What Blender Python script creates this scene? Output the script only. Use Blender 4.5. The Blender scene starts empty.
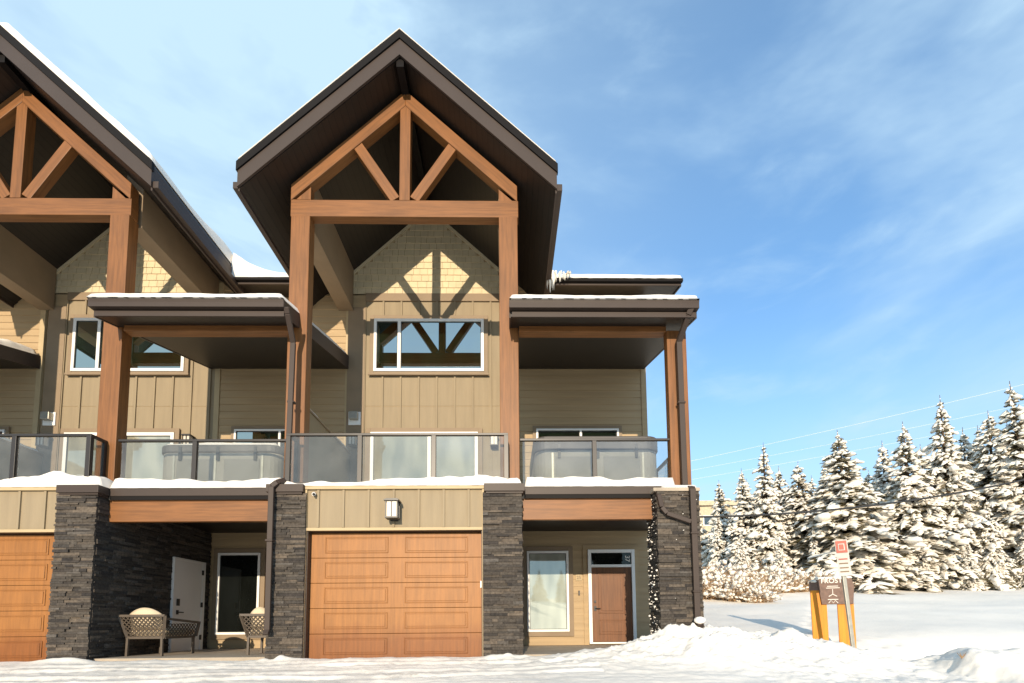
import bpy, math, random
import numpy as np
from mathutils import Vector, Matrix

scene = bpy.context.scene
COL = scene.collection
R = math.radians

# ------------------------------------------------------------------ materials
def new_mat(name):
    m = bpy.data.materials.new(name); m.use_nodes = True
    nt = m.node_tree; nt.nodes.clear()
    out = nt.nodes.new('ShaderNodeOutputMaterial')
    b = nt.nodes.new('ShaderNodeBsdfPrincipled')
    nt.links.new(b.outputs[0], out.inputs[0])
    return m, nt, b, out

def node(nt, typ, **kw):
    n = nt.nodes.new(typ)
    for k, v in kw.items():
        if k.startswith('i_'):
            key = k[2:]
            key = int(key) if key.isdigit() else key.replace('_', ' ')
            n.inputs[key].default_value = v
        else:
            setattr(n, k, v)
    return n

def coords(nt, scale=(1, 1, 1), rot=(0, 0, 0), kind='Object'):
    tc = nt.nodes.new('ShaderNodeTexCoord')
    mp = nt.nodes.new('ShaderNodeMapping')
    mp.inputs['Scale'].default_value = scale
    mp.inputs['Rotation'].default_value = rot
    nt.links.new(tc.outputs[kind], mp.inputs[0])
    return mp.outputs[0]

def ramp(nt, fac, stops):
    r = nt.nodes.new('ShaderNodeValToRGB')
    els = r.color_ramp.elements
    while len(els) < len(stops): els.new(0.5)
    for e, (p, c) in zip(els, stops):
        e.position = p; e.color = (*c, 1)
    nt.links.new(fac, r.inputs[0])
    return r.outputs[0]

def noise(nt, vec, scale, detail=4, rough=.55):
    n = node(nt, 'ShaderNodeTexNoise'); n.inputs['Scale'].default_value = scale
    n.inputs['Detail'].default_value = detail; n.inputs['Roughness'].default_value = rough
    nt.links.new(vec, n.inputs['Vector'])
    return n.outputs[0]

def bump(nt, b, h, strength=.3, dist=.01):
    n = node(nt, 'ShaderNodeBump'); n.inputs['Strength'].default_value = strength
    n.inputs['Distance'].default_value = dist
    nt.links.new(h, n.inputs['Height']); nt.links.new(n.outputs[0], b.inputs['Normal'])

def c3(c, k): return tuple(min(1, x * k) for x in c)

def mat_plain(name, c, rough=.5, var=.15, nscale=3, metal=0, bumps=0, spec=.5, stretch=(1, 1, 1)):
    m, nt, b, o = new_mat(name)
    v = coords(nt, stretch)
    n = noise(nt, v, nscale, 5)
    col = ramp(nt, n, [(.3, c3(c, 1 - var)), (.7, c3(c, 1 + var))])
    nt.links.new(col, b.inputs['Base Color'])
    b.inputs['Roughness'].default_value = rough
    b.inputs['Metallic'].default_value = metal
    b.inputs['Specular IOR Level'].default_value = spec
    if bumps: bump(nt, b, noise(nt, v, nscale * 12, 4), bumps, .01)
    return m

def mat_wood(name, c, axis=0, rough=.5, fine=1.0, con=1.0):
    m, nt, b, o = new_mat(name)
    st = [9, 9, 9]; st[axis] = .55
    v = coords(nt, tuple(st))
    n1 = noise(nt, v, 2.2 * fine, 6, .6)
    st2 = [60, 60, 60]; st2[axis] = 1.6
    v2 = coords(nt, tuple(st2))
    n2 = noise(nt, v2, 1.6 * fine, 4, .7)
    v3 = coords(nt, (1, 1, 1)); n3 = noise(nt, v3, 1.1, 3)
    mx = node(nt, 'ShaderNodeMath', operation='MULTIPLY_ADD'); mx.inputs[1].default_value = .35
    nt.links.new(n2, mx.inputs[0]); nt.links.new(n1, mx.inputs[2])
    mx2 = node(nt, 'ShaderNodeMath', operation='MULTIPLY_ADD'); mx2.inputs[1].default_value = .35
    nt.links.new(n3, mx2.inputs[0]); nt.links.new(mx.outputs[0], mx2.inputs[2])
    col = ramp(nt, mx2.outputs[0], [(.55, c3(c, 1 - .34 * con)), (.78, c), (1.0, c3(c, 1 + .35 * con))])
    nt.links.new(col, b.inputs['Base Color'])
    b.inputs['Roughness'].default_value = rough
    b.inputs['Specular IOR Level'].default_value = .35
    bump(nt, b, n2, .25, .004)
    return m

def mat_island(name, cols, rough=.8, bumps=.6, nscale=25, spec=.3, mot=1):
    m, nt, b, o = new_mat(name)
    g = nt.nodes.new('ShaderNodeNewGeometry')
    st = [(i / (len(cols) - 1), c) for i, c in enumerate(cols)]
    col = ramp(nt, g.outputs['Random Per Island'], st)
    v = coords(nt)
    n = noise(nt, v, nscale, 6, .65)
    mul = node(nt, 'ShaderNodeMix', data_type='RGBA', blend_type='MULTIPLY')
    mul.inputs[0].default_value = 1
    sh = ramp(nt, n, [(.3, (1 - .45 * mot,) * 3), (.7, (1 + .3 * mot,) * 3)])
    nt.links.new(col, mul.inputs[6]); nt.links.new(sh, mul.inputs[7])
    nt.links.new(mul.outputs[2], b.inputs['Base Color'])
    b.inputs['Roughness'].default_value = rough
    b.inputs['Specular IOR Level'].default_value = spec
    bump(nt, b, n, bumps, .012)
    return m

def mat_snow(name, c=(.88, .825, .745), lump=0.0):
    m, nt, b, o = new_mat(name)
    v = coords(nt)
    n = noise(nt, v, .7, 4)
    col = ramp(nt, n, [(.3, c3(c, .94)), (.7, c)])
    nt.links.new(col, b.inputs['Base Color'])
    b.inputs['Roughness'].default_value = .75
    b.inputs['Specular IOR Level'].default_value = .25
    b.inputs['Subsurface Weight'].default_value = 0
    n1 = noise(nt, v, 9, 8, .7)
    n2 = noise(nt, v, 60, 3, .6)
    a = node(nt, 'ShaderNodeMath', operation='MULTIPLY_ADD'); a.inputs[1].default_value = .25
    nt.links.new(n2, a.inputs[0]); nt.links.new(n1, a.inputs[2])
    bump(nt, b, a.outputs[0], .35, .03 + lump)
    return m

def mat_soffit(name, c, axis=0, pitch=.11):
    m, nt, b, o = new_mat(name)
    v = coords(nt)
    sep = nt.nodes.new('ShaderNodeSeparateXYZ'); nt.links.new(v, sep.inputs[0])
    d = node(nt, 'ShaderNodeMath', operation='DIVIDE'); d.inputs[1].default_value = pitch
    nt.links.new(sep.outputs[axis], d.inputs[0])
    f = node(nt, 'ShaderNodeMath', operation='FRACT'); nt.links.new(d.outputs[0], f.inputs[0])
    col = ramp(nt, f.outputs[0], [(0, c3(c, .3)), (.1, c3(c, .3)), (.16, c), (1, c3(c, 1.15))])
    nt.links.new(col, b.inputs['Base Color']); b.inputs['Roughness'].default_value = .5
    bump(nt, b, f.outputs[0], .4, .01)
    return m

def mat_window(name, inner, refl=.3, rough=.01, wav=.0):
    m, nt, b, o = new_mat(name)
    b.inputs['Roughness'].default_value = .9; b.inputs['Specular IOR Level'].default_value = 0
    v = coords(nt, (1.2, 1, .35)); n = noise(nt, v, 1.6, 2)
    col = ramp(nt, n, [(.35, c3(inner, .7)), (.65, c3(inner, 1.3))])
    nt.links.new(col, b.inputs['Base Color'])
    gl = node(nt, 'ShaderNodeBsdfGlossy'); gl.inputs['Roughness'].default_value = rough
    gl.inputs['Color'].default_value = (.92, 1, .95, 1)
    mx = nt.nodes.new('ShaderNodeMixShader')
    fr = node(nt, 'ShaderNodeFresnel'); fr.inputs['IOR'].default_value = 1.5
    a = node(nt, 'ShaderNodeMath', operation='ADD', use_clamp=True); a.inputs[1].default_value = refl
    nt.links.new(fr.outputs[0], a.inputs[0])
    nt.links.new(a.outputs[0], mx.inputs[0]); nt.links.new(b.outputs[0], mx.inputs[1]); nt.links.new(gl.outputs[0], mx.inputs[2])
    nt.links.new(mx.outputs[0], o.inputs[0])
    if wav:
        bn = node(nt, 'ShaderNodeBump'); bn.inputs['Strength'].default_value = wav; bn.inputs['Distance'].default_value = .02
        vv = coords(nt); nn = noise(nt, vv, .9, 1)
        nt.links.new(nn, bn.inputs['Height']); nt.links.new(bn.outputs[0], gl.inputs['Normal'])
    return m

def mat_railglass(name):
    m, nt, b, o = new_mat(name)
    v = coords(nt); n = noise(nt, v, 2.0, 5)
    b.inputs['Base Color'].default_value = (.62, .6, .56, 1); b.inputs['Roughness'].default_value = .7
    tr = node(nt, 'ShaderNodeBsdfTransparent'); tr.inputs['Color'].default_value = (.86, .88, .87, 1)
    gl = node(nt, 'ShaderNodeBsdfGlossy'); gl.inputs['Roughness'].default_value = .01
    fr = node(nt, 'ShaderNodeFresnel'); fr.inputs['IOR'].default_value = 1.5
    a = node(nt, 'ShaderNodeMath', operation='ADD', use_clamp=True); a.inputs[1].default_value = .07
    ge = nt.nodes.new('ShaderNodeNewGeometry'); inv = node(nt, 'ShaderNodeMath', operation='SUBTRACT'); inv.inputs[0].default_value = 1
    nt.links.new(ge.outputs['Backfacing'], inv.inputs[1])
    nt.links.new(fr.outputs[0], a.inputs[0])
    fm = node(nt, 'ShaderNodeMath', operation='MULTIPLY'); nt.links.new(a.outputs[0], fm.inputs[0]); nt.links.new(inv.outputs[0], fm.inputs[1])
    m1 = nt.nodes.new('ShaderNodeMixShader')
    haze = ramp(nt, n, [(.3, (.02, .02, .02)), (.75, (.07, .07, .07))])  # milky diffuse tone painted into the glass for the reflected bright horizon
    nt.links.new(haze, m1.inputs[0]); nt.links.new(tr.outputs[0], m1.inputs[1]); nt.links.new(b.outputs[0], m1.inputs[2])
    m2 = nt.nodes.new('ShaderNodeMixShader')
    nt.links.new(fm.outputs[0], m2.inputs[0]); nt.links.new(m1.outputs[0], m2.inputs[1]); nt.links.new(gl.outputs[0], m2.inputs[2])
    nt.links.new(m2.outputs[0], o.inputs[0])
    return m

M = {}
TIMB = (.165, .066, .019)
M['timber'] = mat_wood('stained_timber', TIMB, 0)
M['timber_z'] = mat_wood('stained_timber_upright', TIMB, 2)
M['garage_wood'] = mat_wood('garage_door_wood', (.255, .104, .024), 2, rough=.5, con=.6)
M['door_wood'] = mat_wood('entry_door_wood', (.13, .050, .016), 2, rough=.45)
M['lap'] = mat_plain('lap_siding_tan', (.385, .275, .150), .7, .10, 1.5, bumps=.15, stretch=(.4, 1, 6))
M['board'] = mat_plain('board_siding_tan', (.255, .198, .120), .7, .10, 1.2, bumps=.2, stretch=(6, 1, .5))
M['trim'] = mat_plain('siding_trim_tan', (.23, .165, .10), .65, .08, 2, bumps=.1)
M['paletrim'] = mat_plain('pale_trim_tan', (.42, .32, .18), .65, .06, 2)
M['shingle'] = mat_island('shingle_cream', [(.56, .47, .30), (.59, .49, .315), (.62, .515, .33), (.57, .475, .305)], .75, .12, 5, mot=.2)
M['stone'] = mat_island('ledge_stone', [(.025, .022, .021), (.078, .066, .053), (.045, .040, .036), (.125, .10, .076), (.032, .028, .026), (.068, .056, .044), (.10, .09, .08)], .85, 1.0, 22)
M['mortar'] = mat_plain('stone_mortar_dark', (.03, .027, .024), .9)
M['fascia'] = mat_plain('brown_metal_fascia', (.046, .032, .025), .5, .06, 1.5, spec=.3)
M['fasciadark'] = mat_plain('dark_metal_flashing', (.008, .0065, .006), .6, .08, 1.5, spec=.12)
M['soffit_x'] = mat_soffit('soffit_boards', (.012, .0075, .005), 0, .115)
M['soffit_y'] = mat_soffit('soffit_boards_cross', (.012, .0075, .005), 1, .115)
M['rail'] = mat_plain('rail_bronze_metal', (.018, .014, .012), .4, .06, 2)
M['railglass'] = mat_railglass('rail_glass')
M['white'] = mat_plain('white_vinyl', (.80, .78, .74), .45, .02, 2)
M['whitedoor'] = mat_plain('white_painted_door', (.74, .71, .67), .5, .03, 2)
M['glass_up'] = mat_window('window_glass_dark', (.008, .015, .008), .42, .012, .05)
M['glass_low'] = mat_window('window_glass_blind', (.44, .48, .41), .22, .02, .12)
M['glass_deck'] = mat_window('deck_door_glass', (.30, .28, .20), .22, .02, .1)
M['glass_black'] = mat_window('transom_glass', (.006, .007, .006), .0, .02)
M['roofmetal'] = mat_plain('roof_covering_dark', (.03, .03, .032), .5)
M['snow'] = mat_snow('snow')
M['ground'] = mat_snow('snow_ground', (.83, .785, .715))
def _soil():
    nt = M['ground'].node_tree; b = [n for n in nt.nodes if n.type == 'BSDF_PRINCIPLED'][0]
    src = b.inputs['Base Color'].links[0].from_socket
    v = coords(nt); sp = nt.nodes.new('ShaderNodeSeparateXYZ'); nt.links.new(v, sp.inputs[0])
    mr = nt.nodes.new('ShaderNodeMapRange'); mr.inputs[1].default_value = 2.6; mr.inputs[2].default_value = -1.5; nt.links.new(sp.outputs[0], mr.inputs[0])
    my = nt.nodes.new('ShaderNodeMapRange'); my.inputs[1].default_value = 9.1; my.inputs[2].default_value = 8.7; nt.links.new(sp.outputs[1], my.inputs[0])
    n1 = noise(nt, coords(nt, (.5, 3.2, 1), (0, 0, .12)), 1.5, 6, .65); n2 = noise(nt, coords(nt, (1, 1, 1)), 14, 5, .7)
    st = nt.nodes.new('ShaderNodeMapRange'); st.inputs[1].default_value = .42; st.inputs[2].default_value = .68; nt.links.new(n1, st.inputs[0])
    s2 = nt.nodes.new('ShaderNodeMapRange'); s2.inputs[1].default_value = .3; s2.inputs[2].default_value = .75; nt.links.new(n2, s2.inputs[0])
    def mul(a, c):
        m = node(nt, 'ShaderNodeMath', operation='MULTIPLY'); nt.links.new(a, m.inputs[0]); nt.links.new(c, m.inputs[1]); return m.outputs[0]
    f = mul(mul(mul(mr.outputs[0], my.outputs[0]), st.outputs[0]), s2.outputs[0])
    mx = node(nt, 'ShaderNodeMix', data_type='RGBA'); nt.links.new(f, mx.inputs[0]); nt.links.new(src, mx.inputs[6]); mx.inputs[7].default_value = (.42, .38, .32, 1)
    nt.links.new(mx.outputs[2], b.inputs['Base Color'])
_soil()
def _damp():                                # the bottom section of the garage doors is dark with damp
    nt = M['garage_wood'].node_tree; b = [n for n in nt.nodes if n.type == 'BSDF_PRINCIPLED'][0]
    src = b.inputs['Base Color'].links[0].from_socket
    sp = nt.nodes.new('ShaderNodeSeparateXYZ'); nt.links.new(coords(nt), sp.inputs[0])
    n = noise(nt, coords(nt, (2, 2, .6)), 2.0, 4)
    a = node(nt, 'ShaderNodeMath', operation='MULTIPLY_ADD'); a.inputs[1].default_value = .35; nt.links.new(n, a.inputs[0]); nt.links.new(sp.outputs[2], a.inputs[2])
    mr = nt.nodes.new('ShaderNodeMapRange'); mr.inputs[1].default_value = .85; mr.inputs[2].default_value = .5; nt.links.new(a.outputs[0], mr.inputs[0])
    mx = node(nt, 'ShaderNodeMix', data_type='RGBA', blend_type='MULTIPLY'); nt.links.new(mr.outputs[0], mx.inputs[0]); nt.links.new(src, mx.inputs[6]); mx.inputs[7].default_value = (.72, .60, .5, 1)
    nt.links.new(mx.outputs[2], b.inputs['Base Color'])
_damp()
M['concrete'] = mat_plain('porch_concrete', (.36, .30, .23), .85, .15, 2.5, bumps=.3)
M['metal'] = mat_plain('galvanised_metal', (.42, .40, .34), .45, .12, 8, metal=.6)
M['black'] = mat_plain('black_metal', (.02, .018, .016), .4)
M['wicker'] = mat_plain('grey_brown_frame', (.085, .065, .047), .6, .15, 10)
M['cushion'] = mat_plain('beige_cushion', (.58, .47, .32), .9, .06, 6, bumps=.3)
M['frost_glass'] = mat_plain('frosted_lamp_glass', (.58, .53, .45), .35)
M['tub'] = mat_plain('tub_cabinet_grey', (.30, .27, .225), .6, .08, 1.5)
M['tubdark'] = mat_plain('tub_panel_grey', (.22, .20, .17), .6, .08, 1.5)
M['tubcover'] = mat_plain('tub_cover_vinyl', (.075, .067, .06), .55, .1, 2)
M['signwood'] = mat_wood('yellow_stained_post', (.55, .20, .010), 2, rough=.5, fine=.8)
M['signbrown'] = mat_plain('sign_board_brown', (.15, .085, .06), .6, .25, 14)
M['signtext'] = mat_plain('sign_lettering_white', (.75, .70, .62), .6)
M['signwhite'] = mat_plain('road_sign_white', (.60, .54, .49), .4)
M['signred'] = mat_plain('road_sign_red', (.46, .14, .10), .4)
M['bark'] = mat_plain('bark', (.09, .06, .04), .9, .3, 10)
M['twig'] = mat_plain('twig_orange_brown', (.32, .20, .10), .8, .3, 10)
M['needle'] = mat_island('needles', [(.09, .078, .028), (.20, .165, .07), (.34, .28, .14), (.14, .115, .045), (.5, .43, .30), (.62, .56, .43)], .8, .2, 8)
M['treesnow'] = mat_snow('snow_on_branches', (.86, .81, .72), .02)
M['cable'] = mat_plain('cable_black', (.02, .02, .02), .6)
M['cablepale'] = mat_plain('cable_bare_metal', (.75, .73, .70), .35, metal=0)
M['farwall'] = mat_plain('far_building_wall', (.50, .41, .28), .8)
M['farwin'] = mat_window('far_building_glass', (.03, .04, .05), .1)

# ------------------------------------------------------------------ mesh builder
class MB:
    def __init__(s): s.v = []; s.f = []
    def add(s, vs, fs):
        n = len(s.v); s.v += [tuple(p) for p in vs]; s.f += [tuple(i + n for i in f) for f in fs]
        return s
    def box(s, x0, x1, y0, y1, z0, z1):
        return s.add([(x0, y0, z0), (x1, y0, z0), (x1, y1, z0), (x0, y1, z0), (x0, y0, z1), (x1, y0, z1), (x1, y1, z1), (x0, y1, z1)],
                     [(0, 3, 2, 1), (4, 5, 6, 7), (0, 1, 5, 4), (1, 2, 6, 5), (2, 3, 7, 6), (3, 0, 4, 7)])
    def prism(s, poly, a, b, axis='y'):
        """poly in the two remaining axes (in x,y,z order), extruded from a to b along axis"""
        n = len(poly)
        def P(p, t):
            if axis == 'y': return (p[0], t, p[1])
            if axis == 'x': return (t, p[0], p[1])
            return (p[0], p[1], t)
        vs = [P(p, a) for p in poly] + [P(p, b) for p in poly]
        fs = [tuple(range(n)), tuple(range(2 * n - 1, n - 1, -1))]
        fs += [(i, i + n, (i + 1) % n + n, (i + 1) % n) for i in range(n)]
        return s.add(vs, fs)
    def bar(s, p0, p1, w, h, up=(0, 0, 1)):
        p0 = Vector(p0); p1 = Vector(p1); d = (p1 - p0).normalized()
        u = Vector(up)
        if abs(d.dot(u)) > .95: u = Vector((0, 1, 0))
        sx = d.cross(u).normalized() * w / 2; uz = sx.normalized().cross(d).normalized() * h / 2
        vs = [p + a * sx + b * uz for p in (p0, p1) for a, b in ((-1, -1), (1, -1), (1, 1), (-1, 1))]
        return s.add(vs, [(0, 1, 2, 3), (7, 6, 5, 4), (0, 4, 5, 1), (1, 5, 6, 2), (2, 6, 7, 3), (3, 7, 4, 0)])
    def tube(s, pts, rad, seg=8, cap=True):
        pts = [Vector(p) for p in pts]; n0 = len(s.v); rs = rad if isinstance(rad, (list, tuple)) else [rad] * len(pts)
        for i, p in enumerate(pts):
            d = (pts[min(i + 1, len(pts) - 1)] - pts[max(i - 1, 0)]).normalized()
            u = Vector((0, 0, 1)) if abs(d.z) < .9 else Vector((1, 0, 0))
            a = d.cross(u).normalized(); b = a.cross(d)
            for k in range(seg):
                t = 2 * math.pi * k / seg
                s.v.append(tuple(p + (a * math.cos(t) + b * math.sin(t)) * rs[i]))
        for i in range(len(pts) - 1):
            for k in range(seg):
                a = n0 + i * seg + k; b = n0 + i * seg + (k + 1) % seg
                s.f.append((a, b, b + seg, a + seg))
        if cap:
            s.f.append(tuple(n0 + k for k in range(seg))[::-1]); e = n0 + (len(pts) - 1) * seg
            s.f.append(tuple(e + k for k in range(seg)))
        return s
    def build(s, name, mat, parent=None, loc=None, smooth=False, bevel=0, label=None):
        me = bpy.data.meshes.new(name); me.from_pydata(s.v, [], s.f); me.update()
        o = bpy.data.objects.new(name, me); COL.objects.link(o)
        me.materials.append(mat if not isinstance(mat, str) else M[mat])
        if parent: o.parent = parent
        if loc: o.location = loc
        if smooth: me.polygons.foreach_set('use_smooth', [True] * len(me.polygons))
        if bevel:
            b = o.modifiers.new('bevel', 'BEVEL'); b.width = bevel; b.segments = 2; b.limit_method = 'ANGLE'
        if label: o['label'] = label
        return o

def tag(o, label=None, cat=None, group=None, kind=None):
    if label: o['label'] = label
    if cat: o['category'] = cat
    if group: o['group'] = group
    if kind: o['kind'] = kind
    return o

def empty(name, loc, rz=0):
    o = bpy.data.objects.new(name, None); COL.objects.link(o); o.location = loc; o.rotation_euler.z = rz
    o.empty_display_size = .3
    return o

def children(o): return [c for c in bpy.data.objects if c.parent == o]

def copy_tree(o, parent=None):
    kids = children(o)
    c = o.copy(); COL.objects.link(c); c.parent = parent
    for ch in kids: copy_tree(ch, c)
    return c

def timber(name, p0, p1, w, h, parent, mat='timber', plumb=False):
    """a squared timber whose local X runs along it, so that its grain does; w = thickness in y, h = depth of face"""
    p0 = Vector(p0); p1 = Vector(p1); L = (p1 - p0).length
    d = (p1 - p0).normalized()
    if plumb:
        k = d.z / abs(d.x) * h / 2          # plumb-cut ends
        mb = MB().prism([(-k, -h / 2), (L - k, -h / 2), (L + k, h / 2), (k, h / 2)], -w / 2, w / 2, 'y')
    else:
        mb = MB().box(0, L, -w / 2, w / 2, -h / 2, h / 2)
    o = mb.build(name, mat, parent, bevel=.008)
    if abs(d.y) > .9:
        o.rotation_euler = (0, 0, math.pi / 2)
    else:
        o.rotation_euler = (0, -math.atan2(d.z, d.x), 0)
    o.location = p0
    return o

# ------------------------------------------------------------------ noise for snow shapes
def hash2(ix, iy, seed):
    n = (ix.astype(np.int64) * 374761393 + iy.astype(np.int64) * 668265263 + seed * 982451653) & 0x7fffffff
    n = ((n ^ (n >> 13)) * 1274126177) & 0x7fffffff
    n = (n ^ (n >> 16)) & 0xffff
    return n / 65535.0
def vnoise(x, y, seed=0):
    ix = np.floor(x); iy = np.floor(y); fx = x - ix; fy = y - iy
    fx = fx * fx * fx * (fx * (fx * 6 - 15) + 10); fy = fy * fy * fy * (fy * (fy * 6 - 15) + 10)
    a = hash2(ix, iy, seed); b = hash2(ix + 1, iy, seed); c = hash2(ix, iy + 1, seed); d = hash2(ix + 1, iy + 1, seed)
    return (a * (1 - fx) + b * fx) * (1 - fy) + (c * (1 - fx) + d * fx) * fy - .5
def fbm(x, y, seed=0, oct=4, g=.5):
    t = 0; a = 1
    for i in range(oct):
        t = t + a * vnoise(x * 2 ** i + 7.3 * i, y * 2 ** i - 3.1 * i, seed + i); a *= g
    return t
def sst(a, b, x):
    t = np.clip((x - a) / (b - a), 0, 1); return t * t * (3 - 2 * t)

def ground_z(x, y):
    x = np.asarray(x, float); y = np.asarray(y, float)
    drive = np.where(y < 9, -.09 * (9 - y), 0)
    drive = np.maximum(drive, -1.0)
    back = np.clip(-y - 9, 0, 90) * .085
    field = np.where(y < 30, .2 + (y - 11) * .137, 2.80 + (y - 30) * .03)
    field = np.where(y < 7, .2 + (7 - 11) * .137 + (y - 7) * .09, field)
    field = np.maximum(field, -1.0)
    s = sst(3.2, 6.5, x)
    s = np.where(y > 9.3, sst(3.35, 4.1, x), s * sst(3.0, 8.8, y))
    z = drive * (1 - s) + field * s
    # ground under the houses
    under = sst(9.05, 9.3, y) * (1 - sst(3.35, 3.9, x)) * (x < 5)
    z = z * (1 - under) - .12 * under
    # shovelled bank beside the porch
    prof = np.interp(x, [.2, 1.2, 2.6, 3.7, 5.2, 7.0, 8.6, 10], [0, .06, .27, .50, .46, .10, .02, 0])
    w = np.where(y > 8.95, .75 + .6 * sst(3.6, 5, x), 1.0)
    bank = prof * np.exp(-((y - 8.95) / w) ** 2)
    z = z + bank
    bm = np.clip(bank / .3, 0, 1)
    # ploughed mound low on the right
    dx = (x - 9.1) / 2.0; dy = (y - 7.75) / .75
    mound = .42 * np.exp(-(dy ** 2)) * sst(-1.05, -.82, dx + .10 * fbm(x * 2, y * 2, 40)) * np.exp(-np.clip(dx - .6, 0, 9) ** 2)
    z = z + mound
    z = z - .50 * sst(6.2, 8.2, x) * np.exp(-((y - 9.6) / 1.2) ** 2)
    z = z - .24 * np.exp(-((x - 7.5) / .8) ** 2 - ((y - 9.5) / .7) ** 2)
    # relief
    near = 1 - sst(35, 120, np.hypot(x, y))
    z = z + near * (.035 * fbm(x * .45, y * .45, 3, 4) + .012 * fbm(x * 2.2, y * 2.2, 9, 4))
    z = z + bm * (.17 * fbm(x * 1.5, y * 1.7, 17, 6, .68)) * (y < 12) + sst(3, 5, x) * (y < 9.5) * (y > 5) * .10 * fbm(x * 1.1, y * 1.3, 91, 6, .66)
    drv = (1 - s) * (y < 9.2) * sst(5.5, 7, y)
    for ty, am in ((7.25, .03), (7.62, .025), (8.2, .03), (8.55, .022)):
        cy = ty + .12 * np.sin(x * .35 + ty) + (x + 3) * .03
        z = z - (1 - s) * am * np.exp(-((y - cy) / .07) ** 2) * (.6 + .8 * vnoise(x * 9, y * 3, 77)) * (x < 1.5)
        z = z + (1 - s) * am * .6 * np.exp(-((y - cy - .14) / .05) ** 2) * (x < 1.5)
    z = z + drv * (.024 * fbm(x * .5 + y * .25, y * 4.5, 23, 4) + .014 * fbm(x * 4, y * 4, 31, 3))
    clods = np.maximum(fbm(x * 5.5, y * 5.5, 55, 3), 0) ** 1.4
    z = z + .085 * clods * (sst(7.3, 8.6, y) * (1 - sst(9.0, 9.25, y)) * sst(-1.5, 2, x) * (1 - sst(7, 9, x)) + .25 * (1 - s) * (y < 9.1) * (y > 7))
    # little drifts at the foot of the columns
    for cx in (-4.15, .0, -8.1, 3.1):
        z = z + .10 * np.exp(-((x - cx) / .42) ** 2 - ((y - 8.93) / .14) ** 2) * (.7 + .8 * vnoise(x * 6, y * 6, 5))
    # far field: soft drifts and a line of tracks
    z = z + s * (y > 9) * near * (.14 * fbm(x * .16, y * .3, 61, 3))
    for k in range(16):
        fx = 7.6 + k * .42 + .1 * (k % 2); fy = 12.2 + k * .62
        z = z - .10 * np.exp(-(((x - fx) / .13) ** 2 + ((y - fy) / .17) ** 2))
    for k in range(12):
        fx = 4.6 + k * .40; fy = 11.2 + .25 * math.sin(k) + .2 * (k % 2)
        z = z - .07 * np.exp(-(((x - fx) / .14) ** 2 + ((y - fy) / .14) ** 2))
    return z + back

def build_ground():
    th = np.concatenate([np.linspace(-62, 62, 640) , np.linspace(62, 298, 100)[1:-1]])  # degrees from +Y, clockwise
    r = [0.05, 1, 2, 3, 4, 5]
    x = 5.0
    while x < 15: x += .035; r.append(x)
    while x < 60: x *= 1.012; r.append(x)
    while x < 900: x *= 1.08; r.append(x)
    r = np.array(r); T, RR = np.meshgrid(np.radians(th), r)
    X = RR * np.sin(T); Y = RR * np.cos(T); Z = ground_z(X, Y)
    nr, nt = X.shape
    co = np.stack([X, Y, Z], -1).reshape(-1, 3)
    i = np.arange(nr - 1)[:, None]; j = np.arange(nt)[None, :]
    a = i * nt + j; b = i * nt + (j + 1) % nt
    q = np.stack([a, b, b + nt, a + nt], -1).reshape(-1, 4)[:, ::-1]
    me = bpy.data.meshes.new('snow_ground')
    me.vertices.add(len(co)); me.vertices.foreach_set('co', co.ravel())
    me.loops.add(q.size); me.loops.foreach_set('vertex_index', q.ravel().astype(np.int32))
    me.polygons.add(len(q)); me.polygons.foreach_set('loop_start', np.arange(0, q.size, 4, dtype=np.int32))
    me.polygons.foreach_set('use_smooth', np.ones(len(q), bool))
    me.update(calc_edges=True); me.validate()
    o = bpy.data.objects.new('ground', me); COL.objects.link(o); me.materials.append(M['ground'])
    o['kind'] = 'structure'
    return o
build_ground()

# ------------------------------------------------------------------ snow slabs
def snow_slab(name, label, x0, x1, y0, y1, basef, thick, seed, lump=.35, edge=.12, res=.05, group=None, parent=None, thickf=None):
    nx = max(4, int((x1 - x0) / res)); ny = max(4, int((y1 - y0) / res))
    xs = np.linspace(x0, x1, nx + 1); ys = np.linspace(y0, y1, ny + 1)
    X, Y = np.meshgrid(xs, ys)
    d = np.minimum(np.minimum(X - x0, x1 - X), np.minimum(Y - y0, y1 - Y))
    e = np.clip(d / edge, 0, 1); e = np.sqrt(1 - (1 - e) ** 2)
    T = thick * (1 + lump * 2 * fbm(X * 1.3, Y * 2.0, seed, 4))
    if thickf is not None: T = T * thickf(X, Y)
    # wobble of the outline
    B = basef(X, Y)
    Z = B + np.maximum(T, .004) * e
    wob = (1 - e) * .007
    X2 = X + wob * vnoise(Y * 6, X * 6, seed + 5); Y2 = Y + wob * 1.5 * vnoise(X * 5, Y * 5, seed + 8)
    mb = MB(); n = (nx + 1) * (ny + 1)
    top = list(zip(X2.ravel(), Y2.ravel(), Z.ravel())); bot = list(zip(X2.ravel(), Y2.ravel(), (B - .0).ravel()))
    mb.v = [tuple(map(float, p)) for p in top + bot]
    W = nx + 1
    for j in range(ny):
        for i in range(nx):
            a = j * W + i
            mb.f.append((a, a + 1, a + 1 + W, a + W)); mb.f.append((n + a, n + a + W, n + a + W + 1, n + a + 1))
    for i in range(nx):
        a = i; mb.f.append((a, n + a, n + a + 1, a + 1)); a = ny * W + i; mb.f.append((a, a + 1, n + a + 1, n + a))
    for j in range(ny):
        a = j * W; mb.f.append((a, a + W, n + a + W, n + a)); a = j * W + nx; mb.f.append((a, n + a, n + a + W, a + W))
    o = mb.build(name, 'snow', parent, smooth=True)
    if not parent: tag(o, label, 'snow', group, 'stuff')
    return o

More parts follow.
